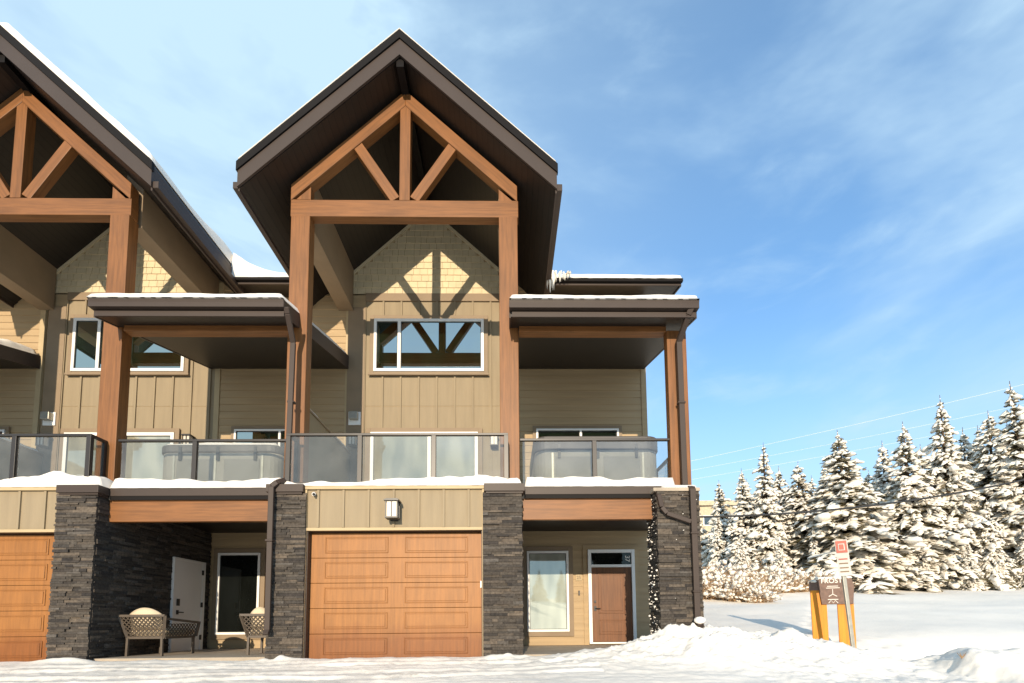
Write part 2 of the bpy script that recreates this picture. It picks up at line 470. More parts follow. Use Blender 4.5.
# ------------------------------------------------------------------ ledge stone facing
def ledge_face(mb, u0, u1, z0, z1, place, rnd, rowh=(.028, .062)):
    """courses of thin stones; place(u, d, z) -> point, d = how far proud of the face"""
    z = z0
    while z < z1 - .01:
        h = min(rnd.uniform(*rowh), z1 - z)
        u = u0
        while u < u1 - .005:
            l = rnd.uniform(.09, .42)
            if u + l > u1 - .06: l = u1 - u
            p = rnd.uniform(.006, .045)
            g = .003
            a, b, c, d = u + g * .5, u + l - g * .5, z + g, z + h
            t = rnd.uniform(-.006, .006)
            vs = [place(a, -.01, c), place(b, -.01, c), place(b, -.01, d), place(a, -.01, d),
                  place(a, p + t, c), place(b, p - t, c), place(b, p - t * .5, d), place(a, p + t * .5, d)]
            mb.add(vs, [(0, 1, 2, 3), (4, 7, 6, 5), (0, 4, 5, 1), (1, 5, 6, 2), (2, 6, 7, 3), (3, 7, 4, 0)])
            u += l
        z += h

def stone_block(name, parent, x0, x1, y0, y1, z0, z1, seed, faces='fr'):
    rnd = random.Random(seed)
    mb = MB()
    if 'f' in faces: ledge_face(mb, x0 - .02, x1 + .02, z0, z1, lambda u, d, z: (u, y0 - d, z), rnd)
    if 'r' in faces: ledge_face(mb, y0, y1, z0, z1, lambda u, d, z: (x1 + d, u, z), rnd)
    if 'l' in faces: ledge_face(mb, y0, y1, z0, z1, lambda u, d, z: (x0 - d, u, z), rnd)
    if 'b' in faces: ledge_face(mb, x0, x1, z0, z1, lambda u, d, z: (u, y1 + d, z), rnd)
    o = mb.build(name, 'stone', parent)
    MB().box(x0, x1, y0, y1, z0, z1 - .004).build('stone_backing', 'mortar', o)
    return o

# ------------------------------------------------------------------ siding
def lap_wall(mb, x0, x1, z0, z1, y, course=.19):
    z = z0
    while z < z1 - .02:
        t = min(z + course, z1)
        mb.prism([(y, z), (y - .022, z), (y - .006, t), (y, t)], x0, x1, 'x')
        z += course

def frame4(mb, x0, x1, z0, z1, w, y0, y1, bottom=True):
    mb.box(x0, x0 + w, y0, y1, z0, z1); mb.box(x1 - w, x1, y0, y1, z0, z1)
    mb.box(x0 + w, x1 - w, y0, y1, z1 - w, z1)
    if bottom: mb.box(x0 + w, x1 - w, y0, y1, z0, z0 + w)

def window(parent, name, x0, x1, z0, z1, yw, glass, mull=(), fw=.06, trim=.10, trimmat='trim', sill=True, label=None, transom=None):
    """frame as the part, pane as its sub-part, tan surround as another"""
    mb = MB(); frame4(mb, x0, x1, z0, z1, fw, yw - .075, yw - .004)
    for m in mull: mb.box(m - fw * .55, m + fw * .55, yw - .07, yw - .004, z0 + fw, z1 - fw)
    fr = mb.build(name, 'white', parent, bevel=.005, label=label)
    MB().box(x0 + fw * .9, x1 - fw * .9, yw - .04, yw - .02, z0 + fw * .9, z1 - fw * .9).build('pane', glass, fr)
    gk = MB(); xs = [x0] + list(mull) + [x1]
    for a, b in zip(xs[:-1], xs[1:]):
        frame4(gk, a + fw * (.95 if a == x0 else .5), b - fw * (.95 if b == x1 else .5), z0 + fw * .95, z1 - fw * .95, .018, yw - .058, yw - .038)
    gk.build('gasket', 'black', fr)
    tb = MB(); frame4(tb, x0 - trim, x1 + trim, z0 - trim, z1 + trim, trim - .004, yw - .05, yw - .002)
    if sill: tb.box(x0 - trim - .03, x1 + trim + .03, yw - .085, yw - .051, z0 - trim - .0, z0 - trim + .05)
    tb.build('window_trim', trimmat, fr, bevel=.004)
    return fr

XC = -2.11; SL = .92                       # gable centre line and slope
YW = 12.5                                  # upper and lower back wall plane
def sof(x): return 12.13 - SL * abs(x - XC)
def can(y): return 6.55 + .254 * (y - 8.85)

def sconce(parent, x, y, z, s=1.0, mat_cap='black'):
    mb = MB().box(x - .07 * s, x + .07 * s, y - .03, y, z - .17 * s, z + .14 * s)
    fr = mb.build('wall_lantern', mat_cap, parent, bevel=.004)
    c = MB(); c.box(x - .13 * s, x + .13 * s, y - .29 * s, y - .031, z + .15 * s, z + .175 * s); c.box(x - .10 * s, x + .10 * s, y - .26 * s, y - .05, z + .176 * s, z + .195 * s)
    c.box(x - .11 * s, x + .11 * s, y - .27 * s, y - .05, z - .155 * s, z - .13 * s)
    for sx in (-1, 1):
        for yy in (-.255 * s, -.07 * s): c.box(x + sx * .10 * s - .008, x + sx * .10 * s + .008, y + yy - .008, y + yy + .008, z - .13 * s, z + .15 * s)
    c.box(x - .008, x + .008, y - .264 * s, y - .25 * s, z - .13 * s, z + .15 * s)
    c.build('cage', mat_cap, fr)
    MB().box(x - .085 * s, x + .085 * s, y - .24 * s, y - .075 * s, z - .128 * s, z + .148 * s).build('lamp_glass', 'frost_glass', fr)
    return fr

def downspout(parent, pts, w=.11, d=.08, straps=()):
    mb = MB()
    for a, b in zip(pts[:-1], pts[1:]): mb.bar(a, b, w, d, up=(0, 1, 0) if abs(a[2] - b[2]) > .01 and abs(a[1]-b[1]) < .3 else (0, 0, 1))
    for z in straps:
        x, y = [(p[0], p[1]) for p in pts if p[2] >= z][-1]
        mb.box(x - w * .68, x + w * .68, y - .058, y + .058, z - .02, z + .02)
    return mb.build('downspout', 'fascia', parent, bevel=.01)

def text_mesh(name, body, size, mat, parent, loc, rot, depth=.004, align='CENTER'):
    cu = bpy.data.curves.new(name, 'FONT'); cu.body = body; cu.size = size; cu.extrude = depth; cu.align_x = align
    cu.align_y = 'CENTER'; cu.offset = size * .015
    t = bpy.data.objects.new(name, cu); COL.objects.link(t)
    dg = bpy.context.evaluated_depsgraph_get(); dg.update()
    me = bpy.data.meshes.new_from_object(t.evaluated_get(dg)); me.name = name
    bpy.data.objects.remove(t); bpy.data.curves.remove(cu)
    o = bpy.data.objects.new(name, me); COL.objects.link(o); me.materials.clear(); me.materials.append(M[mat])
    o.parent = parent; o.location = loc; o.rotation_euler = rot
    return o

# ------------------------------------------------------------------ the townhouse
def townhouse(ox, label, dtr=0.0, dcan=0.0, end=False, seed=1, garage=True):
    H = empty('townhouse', (ox, 0, 0)); tag(H, label, 'house', 'townhouses in the row')
    rnd = random.Random(seed)
    xr = 3.78                               # right end of the module at the back wall
    # ---- wall body
    wb = MB()
    wb.box(-4.26, xr - .0, YW, YW + .2, 0, 9.75)
    wb.prism([(-4.26, 9.75), (.26, 9.75), (.26, sof(.26)), (XC, sof(XC)), (-4.26, sof(-4.26))], YW, YW + .2, 'y')
    wb.prism([(.26, 9.70), (.53, 9.70), (.26, sof(.26) - .001)], YW - .02, YW + .2, 'y')
    if end:
        wb.box(xr - .2, xr, YW + .2, 21.8, 0, 9.6)
    walls = wb.build('wall', 'lap', H)
    # lower recess lap siding, upper lap siding with its corner board
    lw = MB(); lap_wall(lw, .27, xr, .05, 3.04, YW); lw.build('lap_siding', 'lap', H)
    lu = MB(); lap_wall(lu, .34, xr - .13, 3.27, 9.6, YW); lu.build('lap_siding', 'lap', H)
    cb = MB(); cb.box(xr - .13, xr + .004, YW - .035, YW + .02, 3.27, 9.55); MB().box(.20, .335, YW - .04, YW - .002, 3.27, 9.9).build('corner_board', 'paletrim', H, bevel=.004)
    if end: cb.box(xr + .001, xr + .03, YW + .02, YW + .16, 3.27, 9.55)
    cb.build('corner_board', 'lap' if end else 'paletrim', H, bevel=.004)
    if end:                                  # lap siding on the free end wall
        e = MB(); z = .3
        while z < 9.4:
            t = min(z + .19, 9.4)
            e.prism([(xr, z), (xr + .022, z), (xr + .006, t), (xr, t)], YW + .17, 21.8, 'y'); z += .19
        e.build('lap_siding', 'lap', H)
    # board and batten zone over the deck
    bb = MB(); bb.box(-3.8, .20, YW - .012, YW - .0005, 3.27, 6.44); bb.box(-3.8, .20, YW - .010, YW - .0005, 6.452, 9.39)
    x = -3.80
    while x < .15:
        bb.box(x - .024 if x > -3.79 else x, x + .024, YW - .046, YW - .013, 3.27, 9.388); x += .484
    bb.build('board_and_batten', 'board', H, bevel=.003)
    # gable shingles
    sm = MB(); z = 9.62; k = 0
    while z < sof(XC) - .1:
        h = .185; half = (12.13 - (z + h)) / SL
        xa, xb = max(-4.2, XC - half), min(.2, XC + half)
        x = xa - rnd.uniform(0, .2)
        while x < xb:
            wd = rnd.uniform(.15, .27); a = max(x, xa) + .004; b = min(x + wd, xb) - .004
            if b - a > .01:
                o_ = rnd.uniform(0, .004)
                sm.prism([(YW - .003, z - .012), (YW - .026 - o_, z - .012), (YW - .008, z + h), (YW - .003, z + h)], a, b, 'x')
            x += wd
        z += h; k += 1
    sm.build('gable_shingles', 'shingle', H)
    tb = MB(); tb.box(-3.8, .20, YW - .055, YW - .002, 9.39, 9.605)
    for sg in (-1, 1):                       # frieze boards that follow the soffit
        x1 = XC + sg * 2.1
        tb.prism([(XC, sof(XC) - .0), (x1, sof(x1) - .0), (x1, sof(x1) - .07), (XC, sof(XC) - .07)], YW - .045, YW - .003, 'y') if False else None
    fz = MB()
    for sg in (-1, 1):
        x1 = XC + sg * 2.1
        fz.prism([(XC, sof(XC)), (x1, sof(x1)), (x1, sof(x1) - .10), (XC, sof(XC) - .10)], YW - .040, YW - .003, 'y')
    fz.build('frieze_board', 'shingle', H)
    tb.build('trim_band', 'trim', H)
    pb = MB(); pb.box(-4.26, -3.80, YW - .06, YW - .002, 3.27, 9.2); pb.build('pilaster', 'trim', H, bevel=.004)
    # box beams that carry the overhang
    for a, b in ((-4.50, -4.13), (-.14, .22)):
        m = MB(); m.prism([(a, 9.14), (b, 9.14), (b, sof(b) - .003), (a, sof(a) - .003)], 9.73, YW - .06, 'y')
        m.box(a - .012, b + .012, 9.73, YW - .061, 9.10, 9.15)
        m.build('box_beam', 'lap' if 0 else 'trim', H)
    # ---- windows and doors at deck level
    window(H, 'window', -3.55, -.595, 7.377, 8.85, YW - .035, 'glass_up', mull=(-2.87,), fw=.075, trim=.11)
    window(H, 'patio_door', -3.60, -.76, 3.35, 5.70, YW - .035, 'glass_deck', mull=(-2.05,), fw=.085, trim=.12, sill=False)
    window(H, 'window', .79, 3.0, 4.6, 5.79, YW - .022, 'glass_up', mull=(1.98,), fw=.05, trim=.09)
    vh = MB(); vh.box(-4.19, -3.87, YW - .09, YW - .061, 5.9, 6.26); vo = vh.build('vent_hood', 'white', H, bevel=.004)
    MB().box(-4.14, -3.92, YW - .22, YW - .091, 6.02, 6.22).build('hood', 'metal', vo, bevel=.01)
    sconce(H, -4.03, YW - .06, 5.42, .9); sconce(H, -.33, YW - .035, 5.42, .9)
    # ---- lower back wall: tall window, entry door
    window(H, 'window', .505, 1.59, .40, 2.50, YW - .022, 'glass_low' if end else 'glass_black', fw=.06, trim=.12, sill=False)
    df = MB(); frame4(df, 2.10, 3.325, .08, 2.53, .085, YW - .10, YW - .003, bottom=False)
    df.box(2.185, 3.24, YW - .095, YW - .003, 2.065, 2.135); df.box(2.10, 3.325, YW - .13, YW - .101, .08, .12)
    dfo = df.build('door_frame', 'white', H, bevel=.004)
    ds = MB(); ds.box(2.19, 3.235, YW - .06, YW - .03, .13, 2.062)
    for z0, z1 in ((.32, .70), (.86, 1.92)):
        frame4(ds, 2.36, 3.065, z0, z1, .035, YW - .075, YW - .061)
        ds.box(2.43, 2.995, YW - .07, YW - .061, z0 + .07, z1 - .07)
    dso = ds.build('door', 'door_wood', H, bevel=.006)
    hm = MB(); hm.box(2.24, 2.29, YW - .10, YW - .061, 1.14, 1.20); hm.box(2.235, 2.30, YW - .085, YW - .061, .93, 1.05)
    hm.tube([(2.26, YW - .12, .99), (2.40, YW - .12, .985)], .013); hm.build('handle', 'black', dso)
    tr = MB().box(2.185, 3.24, YW - .05, YW - .03, 2.136, 2.444).build('transom', 'glass_black', H)
    if end:
        text_mesh('door_number', '37', .17, 'signtext', tr, (3.14, YW - .056, 2.29), (R(90), R(90), 0), .002)
    tt = MB(); frame4(tt, 1.98, 3.445, .05, 2.65, .115, YW - .045, YW - .023, bottom=False); tt.build('door_trim', 'lap', H)
    if end:
        pl = MB().box(1.78, 1.94, YW - .04, YW - .023, 1.72, 1.88).build('number_plaque', 'paletrim', H)
        text_mesh('plaque_number', '25', .12, 'trim', pl, (1.86, YW - .044, 1.80), (R(90), 0, 0), .003)
        MB().box(1.84, 1.88, YW - .06, YW - .023, 1.34, 1.46).build('door_bell', 'black', H, bevel=.004)
    # ---- garage box below the deck
    g = MB()
    g.box(-4.45, -3.80, 9.04, 12.4, 0, 3.13) if garage else None
    gb = MB(); gb.box(-4.40, .22, 9.33, 12.4, 2.45, 3.12); gb.box(-4.40, -3.80, 9.2, 12.4, 0, 2.45); gb.box(-.45, .22, 9.2, 12.4, 0, 2.45)
    gb.build('garage_wall', 'mortar', H)
    stone_block('stone_column', H, -4.45, -3.815, 9.0, 9.6, -.1, 3.13, seed * 7 + 1, 'f')
    stone_block('stone_column', H, -.445, .26, 9.0, 9.6, -.1, 3.13, seed * 7 + 2, 'f')
    stone_block('stone_side_wall', H, .06, .26, 9.02, 12.47, -.1, 3.05, seed * 7 + 3, 'r')
    stone_block('stone_side_wall', H, -4.45, -4.25, 9.02, 12.47, -.1, 3.05, seed * 7 + 4, 'l')
    # header
    hp = MB(); hp.box(-3.80, -.46, 9.06, 9.30, 2.432, 3.25)
    x = -3.59
    while x < -.5: hp.box(x - .022, x + .022, 9.030, 9.061, 2.47, 3.20); x += .476
    hp.build('header_panel', 'board', H, bevel=.003)
    ht = MB(); ht.box(-3.83, -.44, 9.02, 9.062, 2.41, 2.465); ht.box(-3.83, -.44, 9.0, 9.07, 3.205, 3.265); ht.box(-3.83, -3.795, 9.015, 9.062, -.05, 3.2); ht.box(-.475, -.44, 9.015, 9.062, -.05, 3.2)
    ht.build('door_surround', 'paletrim', H, bevel=.003)
    # jamb lining
    jl = MB(); jl.box(-3.80, -3.775, 9.063, 9.3, -.05, 2.43); jl.box(-.495, -.47, 9.063, 9.3, -.05, 2.43); jl.box(-3.775, -.495, 9.063, 9.3, 2.405, 2.43)
    jl.build('door_jamb', 'fascia', H)
    # sectional door
    gd = MB(); gx0, gx1 = -3.775, -.495; zz = -.02; sh = .484
    for i in range(5):
        z0 = zz + i * sh; z1 = z0 + sh - .006
        gd.box(gx0, gx1, 9.215, 9.25, z0, z1)
        for j in range(2):
            px = gx0 + .27 + j * (1.21 + .32); pz0 = z0 + .09; pz1 = z0 + .40
            # recessed moulding ring and raised field
            frame4(gd, px, px + 1.21, pz0, pz1, .018, 9.200, 9.2149)
            gd.prism([(px + .045, pz0 + .04), (px + 1.165, pz0 + .04), (px + 1.165, pz1 - .04), (px + .045, pz1 - .04)], 9.204, 9.2148, 'y')
    go = gd.build('garage_door', 'garage_wood', H, bevel=.005)
    MB().box(gx1 - .03, gx1 - .005, 9.19, 9.214, 1.32, 1.45).build('keypad', 'white', go)
    sconce(H, -2.14, 9.038, 2.76, 1.05)
    cm = MB(); cm.tube([(-3.68, 9.05, 3.13), (-3.64, 8.94, 3.09)], .035, 12); cmo = cm.build('security_camera', 'white', H, smooth=False)
    MB().tube([(-3.641, 8.943, 3.091), (-3.634, 8.93, 3.085)], .026, 12).build('camera_lens', 'black', cmo)
    # column caps
    for a, b in ((-4.53, -3.835), (-.435, .34)):
        m = MB(); m.box(a, b, 8.92, 9.36, 3.135, 3.285); m.box(a + .03, b - .03, 8.95, 9.34, 3.10, 3.1345)
        m.build('column_cap', 'fascia', H, bevel=.006)
    # ---- deck
    dk = MB(); dk.box(-4.45, .30, 9.07, YW - .07, 3.14, 3.262); dk.box(.301, xr, 9.22, YW - .07, 3.07, 3.262)
    dk.build('deck', 'concrete', H)
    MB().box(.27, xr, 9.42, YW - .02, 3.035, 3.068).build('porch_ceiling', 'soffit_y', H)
    MB().box(.345, 3.02 if end else 3.60, 9.18, 9.215, 3.135, 3.285).build('deck_fascia', 'fascia', H, bevel=.005)
    fl = MB(); fl.box(.345, 3.02 if end else 3.60, 9.19, 9.218, 3.06, 3.134); fl.build('deck_flashing', 'fasciadark', H)
    xb = 2.90 if end else 3.595
    timber('porch_beam', (.275, 9.32, 2.88), (xb, 9.32, 2.88), .12, .46, H)
    for px in ((1.5, 2.5) if end else (2.9,)):
        MB().tube([(px, 10.4, 3.034), (px, 10.4, 3.005)], .06, 14).build('ceiling_light', 'white', H)
    # porch floor
    MB().box(.27, xr - .1, 9.12, YW - .01, -.06, .045).build('porch_floor', 'concrete', H)
    # ---- truss
    T = empty('truss', (dtr, 0, 0)); T.parent = H
    yp = 9.56
    tz = {}
    def tm(n, p0, p1, w, h, m='timber', plumb=False): return timber(n, p0, p1, w, h, T, m, plumb)
    pl_, pr_ = -4.46, .26; pw = .39
    for a, b in ((pl_, pl_ + pw), (pr_ - pw, pr_)):
        MB().box(a, b, yp - .11, yp + .15, 3.27, 9.15).build('post', 'timber_z', T, bevel=.01)
        MB().box(a + .02, b - .02, yp - .08, yp + .12, 9.52, sof(a + .2) - .12 - .0).build('upper_post', 'timber_z', T, bevel=.008) if False else None
    tm('bottom_chord', (pl_ - .02, yp - .0, 9.335), (pr_ + .02, yp, 9.335), .20, .37)
    # upper short posts between chord and rafter
    for sg, a in ((1, pl_), (-1, pr_)):
        xo = a; xi = a + sg * .39
        lo = min(xo, xi); hi = max(xo, xi)
        zo = 11.90 - SL * abs(xo - XC) ; zi = 11.90 - SL * abs(xi - XC)
        MB().prism([(xo, 9.525), (xi, 9.525), (xi, zi - .28), (xo, zo - .28)] if sg > 0 else [(xi, 9.525), (xo, 9.525), (xo, zo - .28), (xi, zi - .28)], yp - .09, yp + .09, 'y').build('short_post', 'timber_z', T, bevel=.006)
    rr = MB()
    for sg in (-1, 1):
        xe = XC + sg * 2.37
        p0 = Vector((XC, yp, 11.855)); p1 = Vector((xe, yp, 11.855 - SL * 2.37))
        tm('rafter', *((p0, p1) if sg > 0 else (p1, p0)), .22, .26, plumb=True)
    MB().box(XC - .11, XC + .11, yp - .10, yp + .10, 9.525, 11.68).build('king_post', 'timber_z', T, bevel=.006)
    for sg in (-1, 1):
        tm('web', (XC + sg * .20, yp, 9.56), (XC + sg * 1.06, yp, 10.86), .17, .21)
    # ---- gable roof
    hw = 3.12; y0, y1 = 8.87, 16.5
    def zt(d, base): return base - SL * d
    rf = MB()
    rf.prism([(XC, 12.63), (XC + hw, zt(hw, 12.63)), (XC + hw, zt(hw, 12.15)), (XC, 12.15)], y0 + .05, y1, 'y')
    rf.prism([(XC, 12.63), (XC, 12.15), (XC - hw, zt(hw, 12.15)), (XC - hw, zt(hw, 12.63))], y0 + .05, y1, 'y')
    G = rf.build('gable_roof', 'roofmetal', H)
    so = MB()
    for sg in (-1, 1):
        so.prism([(XC, 12.148), (XC + sg * hw, zt(hw, 12.148)), (XC + sg * hw, zt(hw, 12.13)), (XC, 12.13)], y0 + .06, YW + 2, 'y')
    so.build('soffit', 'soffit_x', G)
    MB().box(XC - .075, XC + .075, y0 + .06, YW, 11.93, 12.09).build('ridge_beam', 'fasciadark', G)
    rk = MB(); rd = MB()
    for sg in (-1, 1):
        e = hw + .03
        rk.prism([(XC, 12.47), (XC + sg * e, zt(e, 12.47)), (XC + sg * e, zt(e, 12.13)), (XC, 12.13)], y0, y0 + .045, 'y')
        rd.prism([(XC, 12.66), (XC + sg * (e + .02), zt(e + .02, 12.66)), (XC + sg * (e + .02), zt(e + .02, 12.472)), (XC, 12.472)], y0 - .03, y0 + .045, 'y')
    rk.build('rake_board', 'fascia', G); rd.build('rake_flashing', 'fasciadark', G)
    for sg in (-1, 1):
        e = XC + sg * hw; zb = zt(hw, 12.15)
        gm = MB(); gm.box(min(e, e + sg * .03), max(e, e + sg * .03), y0 + .046, 16, zb - .10, zb + .40)
        gm.build('eave_fascia', 'fascia', G)
        a = e + sg * .031; b = e + sg * .14
        gg = MB(); gg.prism([(min(a, b), zb - .04), (max(a, b), zb - .04), (max(a, b), zb + .10), (min(a, b), zb + .10)], y0 + .046, 12.0, 'y'); gg.build('gutter', 'fascia', G, bevel=.008)
    # ---- main roof behind, with its front eave
    er = (4.52 if end else 2.85)
    mr = MB(); ye = 11.7
    mr.prism([(ye, 9.33), (ye, 9.44), (18, 11.1), (24, 9.6), (24, 9.4), (18, 10.9), (YW, 9.55), (ye + .03, 9.33)], 1.02, er, 'x')
    mr.prism([(YW, 9.58), (YW, 9.64), (18, 11.1), (24, 9.6), (24, 9.4), (18, 10.9)], -5.2, 1.02, 'x')
    MR = mr.build('main_roof', 'roofmetal', H)
    mg = MB(); mg.box(1.02, er + .02, ye - .035, ye - .001, 9.28, 9.375); mg.build('eave_fascia', 'fascia', MR)
    mg = MB(); mg.box(1.02, er + .04, ye - .12, ye - .036, 9.335, 9.405); mg.build('gutter', 'fasciadark', MR, bevel=.006)
    if end:
        mg = MB(); mg.prism([(ye, 9.28), (ye, 9.46), (18, 11.12), (24, 9.6), (24, 9.4), (18, 10.85)], er, er + .03, 'x'); mg.build('rake_board', 'fascia', MR)
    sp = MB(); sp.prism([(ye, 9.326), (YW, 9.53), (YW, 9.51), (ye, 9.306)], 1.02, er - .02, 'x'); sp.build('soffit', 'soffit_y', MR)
    # ---- canopy over the side deck
    K = empty('canopy', (dcan, 0, 0)); K.parent = H
    c0, c1 = .07, 3.74
    kb = MB(); kb.prism([(8.9, can(8.9) + .02), (8.9, 6.82), (YW - .03, 7.81), (YW - .03, can(YW) + .02)], c0 + .03, c1 - .03, 'x'); kb.build('roof', 'roofmetal', K)
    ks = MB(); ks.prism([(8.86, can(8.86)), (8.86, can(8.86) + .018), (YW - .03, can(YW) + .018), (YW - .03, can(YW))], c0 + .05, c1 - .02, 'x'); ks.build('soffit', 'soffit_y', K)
    kf = MB(); kf.box(c0 + .05, c1 - .03, 8.84, 8.88, 6.54, 6.645); kf.build('fascia', 'fascia', K, bevel=.004)
    kg = MB(); kg.prism([(8.75, 6.67), (8.885, 6.67), (8.885, 6.835), (8.735, 6.835), (8.735, 6.805), (8.75, 6.76)], c0, c1, 'x'); kg.build('gutter', 'fascia', K, bevel=.004)
    kd = MB().box(c0 + .06, c1 - .04, 8.83, 8.9, 6.68, 6.80).build('fascia_shadow_gap', 'fasciadark', K) if False else None
    for a in (c0 + .0, c1 - .03):
        m = MB(); m.prism([(8.89, can(8.89) - .01), (8.89, 6.83), (YW - .03, 7.83), (YW - .03, can(YW) - .01)], a, a + .03, 'x'); m.build('rake_board', 'fascia', K)
    timber('canopy_beam', (.27, 9.46, 6.665), (3.29 if end else 3.585, 9.46, 6.665), .22, .20, K)
    if end:
        MB().box(3.30, 3.70, 9.36, 9.56, 3.27, 6.60).build('canopy_post', 'timber_z', K, bevel=.01)
        MB().box(3.705 - .4, 3.70, YW - .25, YW - .04, 3.27, 7.4) if False else None
    # ---- rails
    def rail(x0, x1, y, zb, zt_, posts, name='deck_rail'):
        r = MB(); r.box(x0, x1, y - .035, y + .035, zt_ - .035, zt_ + .01); ro = r.build(name, 'rail', H, bevel=.004)
        for p in posts:
            MB().box(p - .042, p + .042, y - .04, y + .04, 3.26, zt_ - .036).build('rail_post', 'rail', ro, bevel=.003)
        ps = sorted(set([x0] + list(posts) + [x1]))
        for a, b in zip(ps[:-1], ps[1:]):
            if b - a > .3:
                MB().box(a + .05, b - .05, y - .006, y + .006, zb, zt_ - .05).build('glass_panel', 'railglass', ro)
        br = MB(); br.box(x0 + .05, x1 - .05, y - .018, y + .018, zb - .03, zb - .002); br.build('bottom_rail', 'rail', ro)
        return ro
    rail(-4.24, .03, 9.09, 3.36, 4.31, (-4.20, -2.83, -1.41, -.01))
    for x in (-4.20, -.01):
        r = MB(); r.box(x - .035, x + .035, 9.126, 9.44, 4.275, 4.32); r.box(x - .03, x + .03, 9.38, 9.44, 3.26, 4.27)
        ro = r.build('deck_rail', 'rail', H); MB().box(x - .006, x + .006, 9.14, 9.37, 3.36, 4.26).build('glass_panel', 'railglass', ro)
    rail(.27, 3.30 if end else 3.58, 9.43, 3.36, 4.33, (1.77,))
    if end:                                   # side rail
        r = MB(); r.box(3.63, 3.70, 9.57, YW - .05, 4.285, 4.33); ro = r.build('deck_rail', 'rail', H)
        for y in (10.5, 11.5): MB().box(3.62, 3.71, y - .04, y + .04, 3.26, 4.284).build('rail_post', 'rail', ro)
        for a, b in ((9.62, 10.44), (10.56, 11.44), (11.56, 12.4)): MB().box(3.66, 3.672, a, b, 3.36, 4.27).build('glass_panel', 'railglass', ro)
    # ---- privacy wall on the left edge of the unit
    pv = MB(); pv.box(-4.235, -4.135, 9.78, YW - .07, 3.27, 5.10); pv.build('privacy_wall', 'board', H)
    MB().box(-4.26, -4.11, 9.75, YW - .07, 5.101, 5.14).build('privacy_cap', 'trim', H)
    # ---- end column
    if end:
        stone_block('stone_column', H, 2.885, 3.66, 9.0, 9.63, -.1, 3.13, 99, 'flrb')
        MB().box(2.80, 3.70, 8.96, 9.66, 3.131, 3.20).build('column_cap', 'concrete', H, bevel=.01)
    return H

HA = townhouse(0, 'end townhouse with tall gable truss, full garage door and entry door beside stone column', end=True, seed=3)
HB = townhouse(-7.97, 'townhouse with its gable cut by the left photo edge and patio seat under its deck', dtr=-.08, dcan=.01, seed=11)
HC = townhouse(-16.12, 'townhouse at the far left of which only siding and a canopy corner show', seed=21)

# the end house: gutters' pipes
downspout(HA, [(3.60, 8.80, 6.70), (3.56, 8.86, 6.60), (3.50, 9.24, 6.28), (3.515, 9.25, 3.32), (3.53, 9.25, 3.30), (3.53, 8.91, 3.16), (3.53, 8.91, .62), (3.55, 8.80, .55)], straps=(5.0, 2.3, 1.2))
downspout(HA, [(2.90, 9.12, 3.14), (2.90, 8.97, 3.06), (2.93, 8.91, 2.80), (3.02, 8.90, 2.68), (3.47, 8.90, 2.52)], w=.085, d=.075)
# the middle house: pipe beside the garage column
downspout(HB, [(3.78, 8.80, 6.70), (3.78, 8.86, 6.60), (3.745, 9.20, 6.22), (3.745, 9.12, 3.42), (3.66, 8.90, 3.31), (3.575, 8.87, 3.22), (3.58, 8.87, .55), (3.58, 8.81, .47)], w=.10, d=.06, straps=(5.0, 2.2))

# white side door of the middle house (in the side wall of its garage, facing its porch)
sd = MB(); sd.box(.285, .345, 11.06, 11.12, .03, 2.22); sd.box(.285, .345, 12.09, 12.20, .03, 2.22); sd.box(.285, .345, 11.12, 12.09, 2.17, 2.22)
sdf = sd.build('side_door_frame', 'whitedoor', HB, bevel=.004)
sdl = MB().box(.27, .335, 11.122, 12.088, .05, 2.168).build('side_door', 'whitedoor', HB)
hh = MB(); hh.box(.336, .36, 11.19, 11.27, 1.10, 1.26); hh.box(.336, .35, 11.19, 11.26, .90, 1.0); hh.tube([(.385, 11.22, .95), (.385, 11.37, .95)], .013); hh.build('handle', 'black', sdl)
hg = MB()
for z in (.35, 1.15, 1.95): hg.box(.336, .362, 12.06, 12.11, z - .06, z + .06)
hg.build('hinge', 'black', sdl)

# ------------------------------------------------------------------ snow lying on the houses
G1 = 'snow lying on roofs and deck edges'
def deck_edge(x, y): return 3.2655 + 0 * x
for ox, nm, dc, e in ((0, 'right-hand', 0, 3.64), (-7.97, 'left-hand', .01, 3.70)):
    big = (lambda X, Y, ox=ox: 1 + 1.1 * np.exp(-((X - ox + .35) / .8) ** 2))
    snow_slab('deck_snow', f'snow heaped behind the glass rail on the {nm} garage deck', ox - 4.45, ox + .30, 8.99, 10.3, deck_edge, .13, int(abs(ox)) + 2, .45, .10, thickf=big, group=G1)
    snow_slab('deck_snow', f'snow along the edge of the {nm} deck under the canopy', ox + .345, ox + (3.32 if ox == 0 else 3.58), 9.17, 9.72, lambda x, y: 3.288 + 0 * x, .20, int(abs(ox)) + 12, .30, .08, group=G1)
    snow_slab('roof_snow', f'snow blanket on the low canopy beside the {nm} gable', ox + dc + .075, ox + dc + 3.735, 8.70, 12.4, lambda x, y: 6.822 + .267 * np.maximum(y - 8.76, 0) , .16, int(abs(ox)) + 22, .10, .22, group=G1)
snow_slab('roof_snow', 'curved snow on the canopy corner at the far left edge', -16.12 + .08, -16.12 + 3.735, 8.70, 12.4, lambda x, y: 6.822 + .267 * np.maximum(y - 8.76, 0), .22, 5, .25, .3, group=G1)
snow_slab('roof_snow', 'snow on the small roof edge right of the tall gable', 1.04, 4.55, 11.55, 14.5, lambda x, y: 9.392 + .262 * np.maximum(y - 11.6, 0), .20, 8, .08, .25, group=G1)
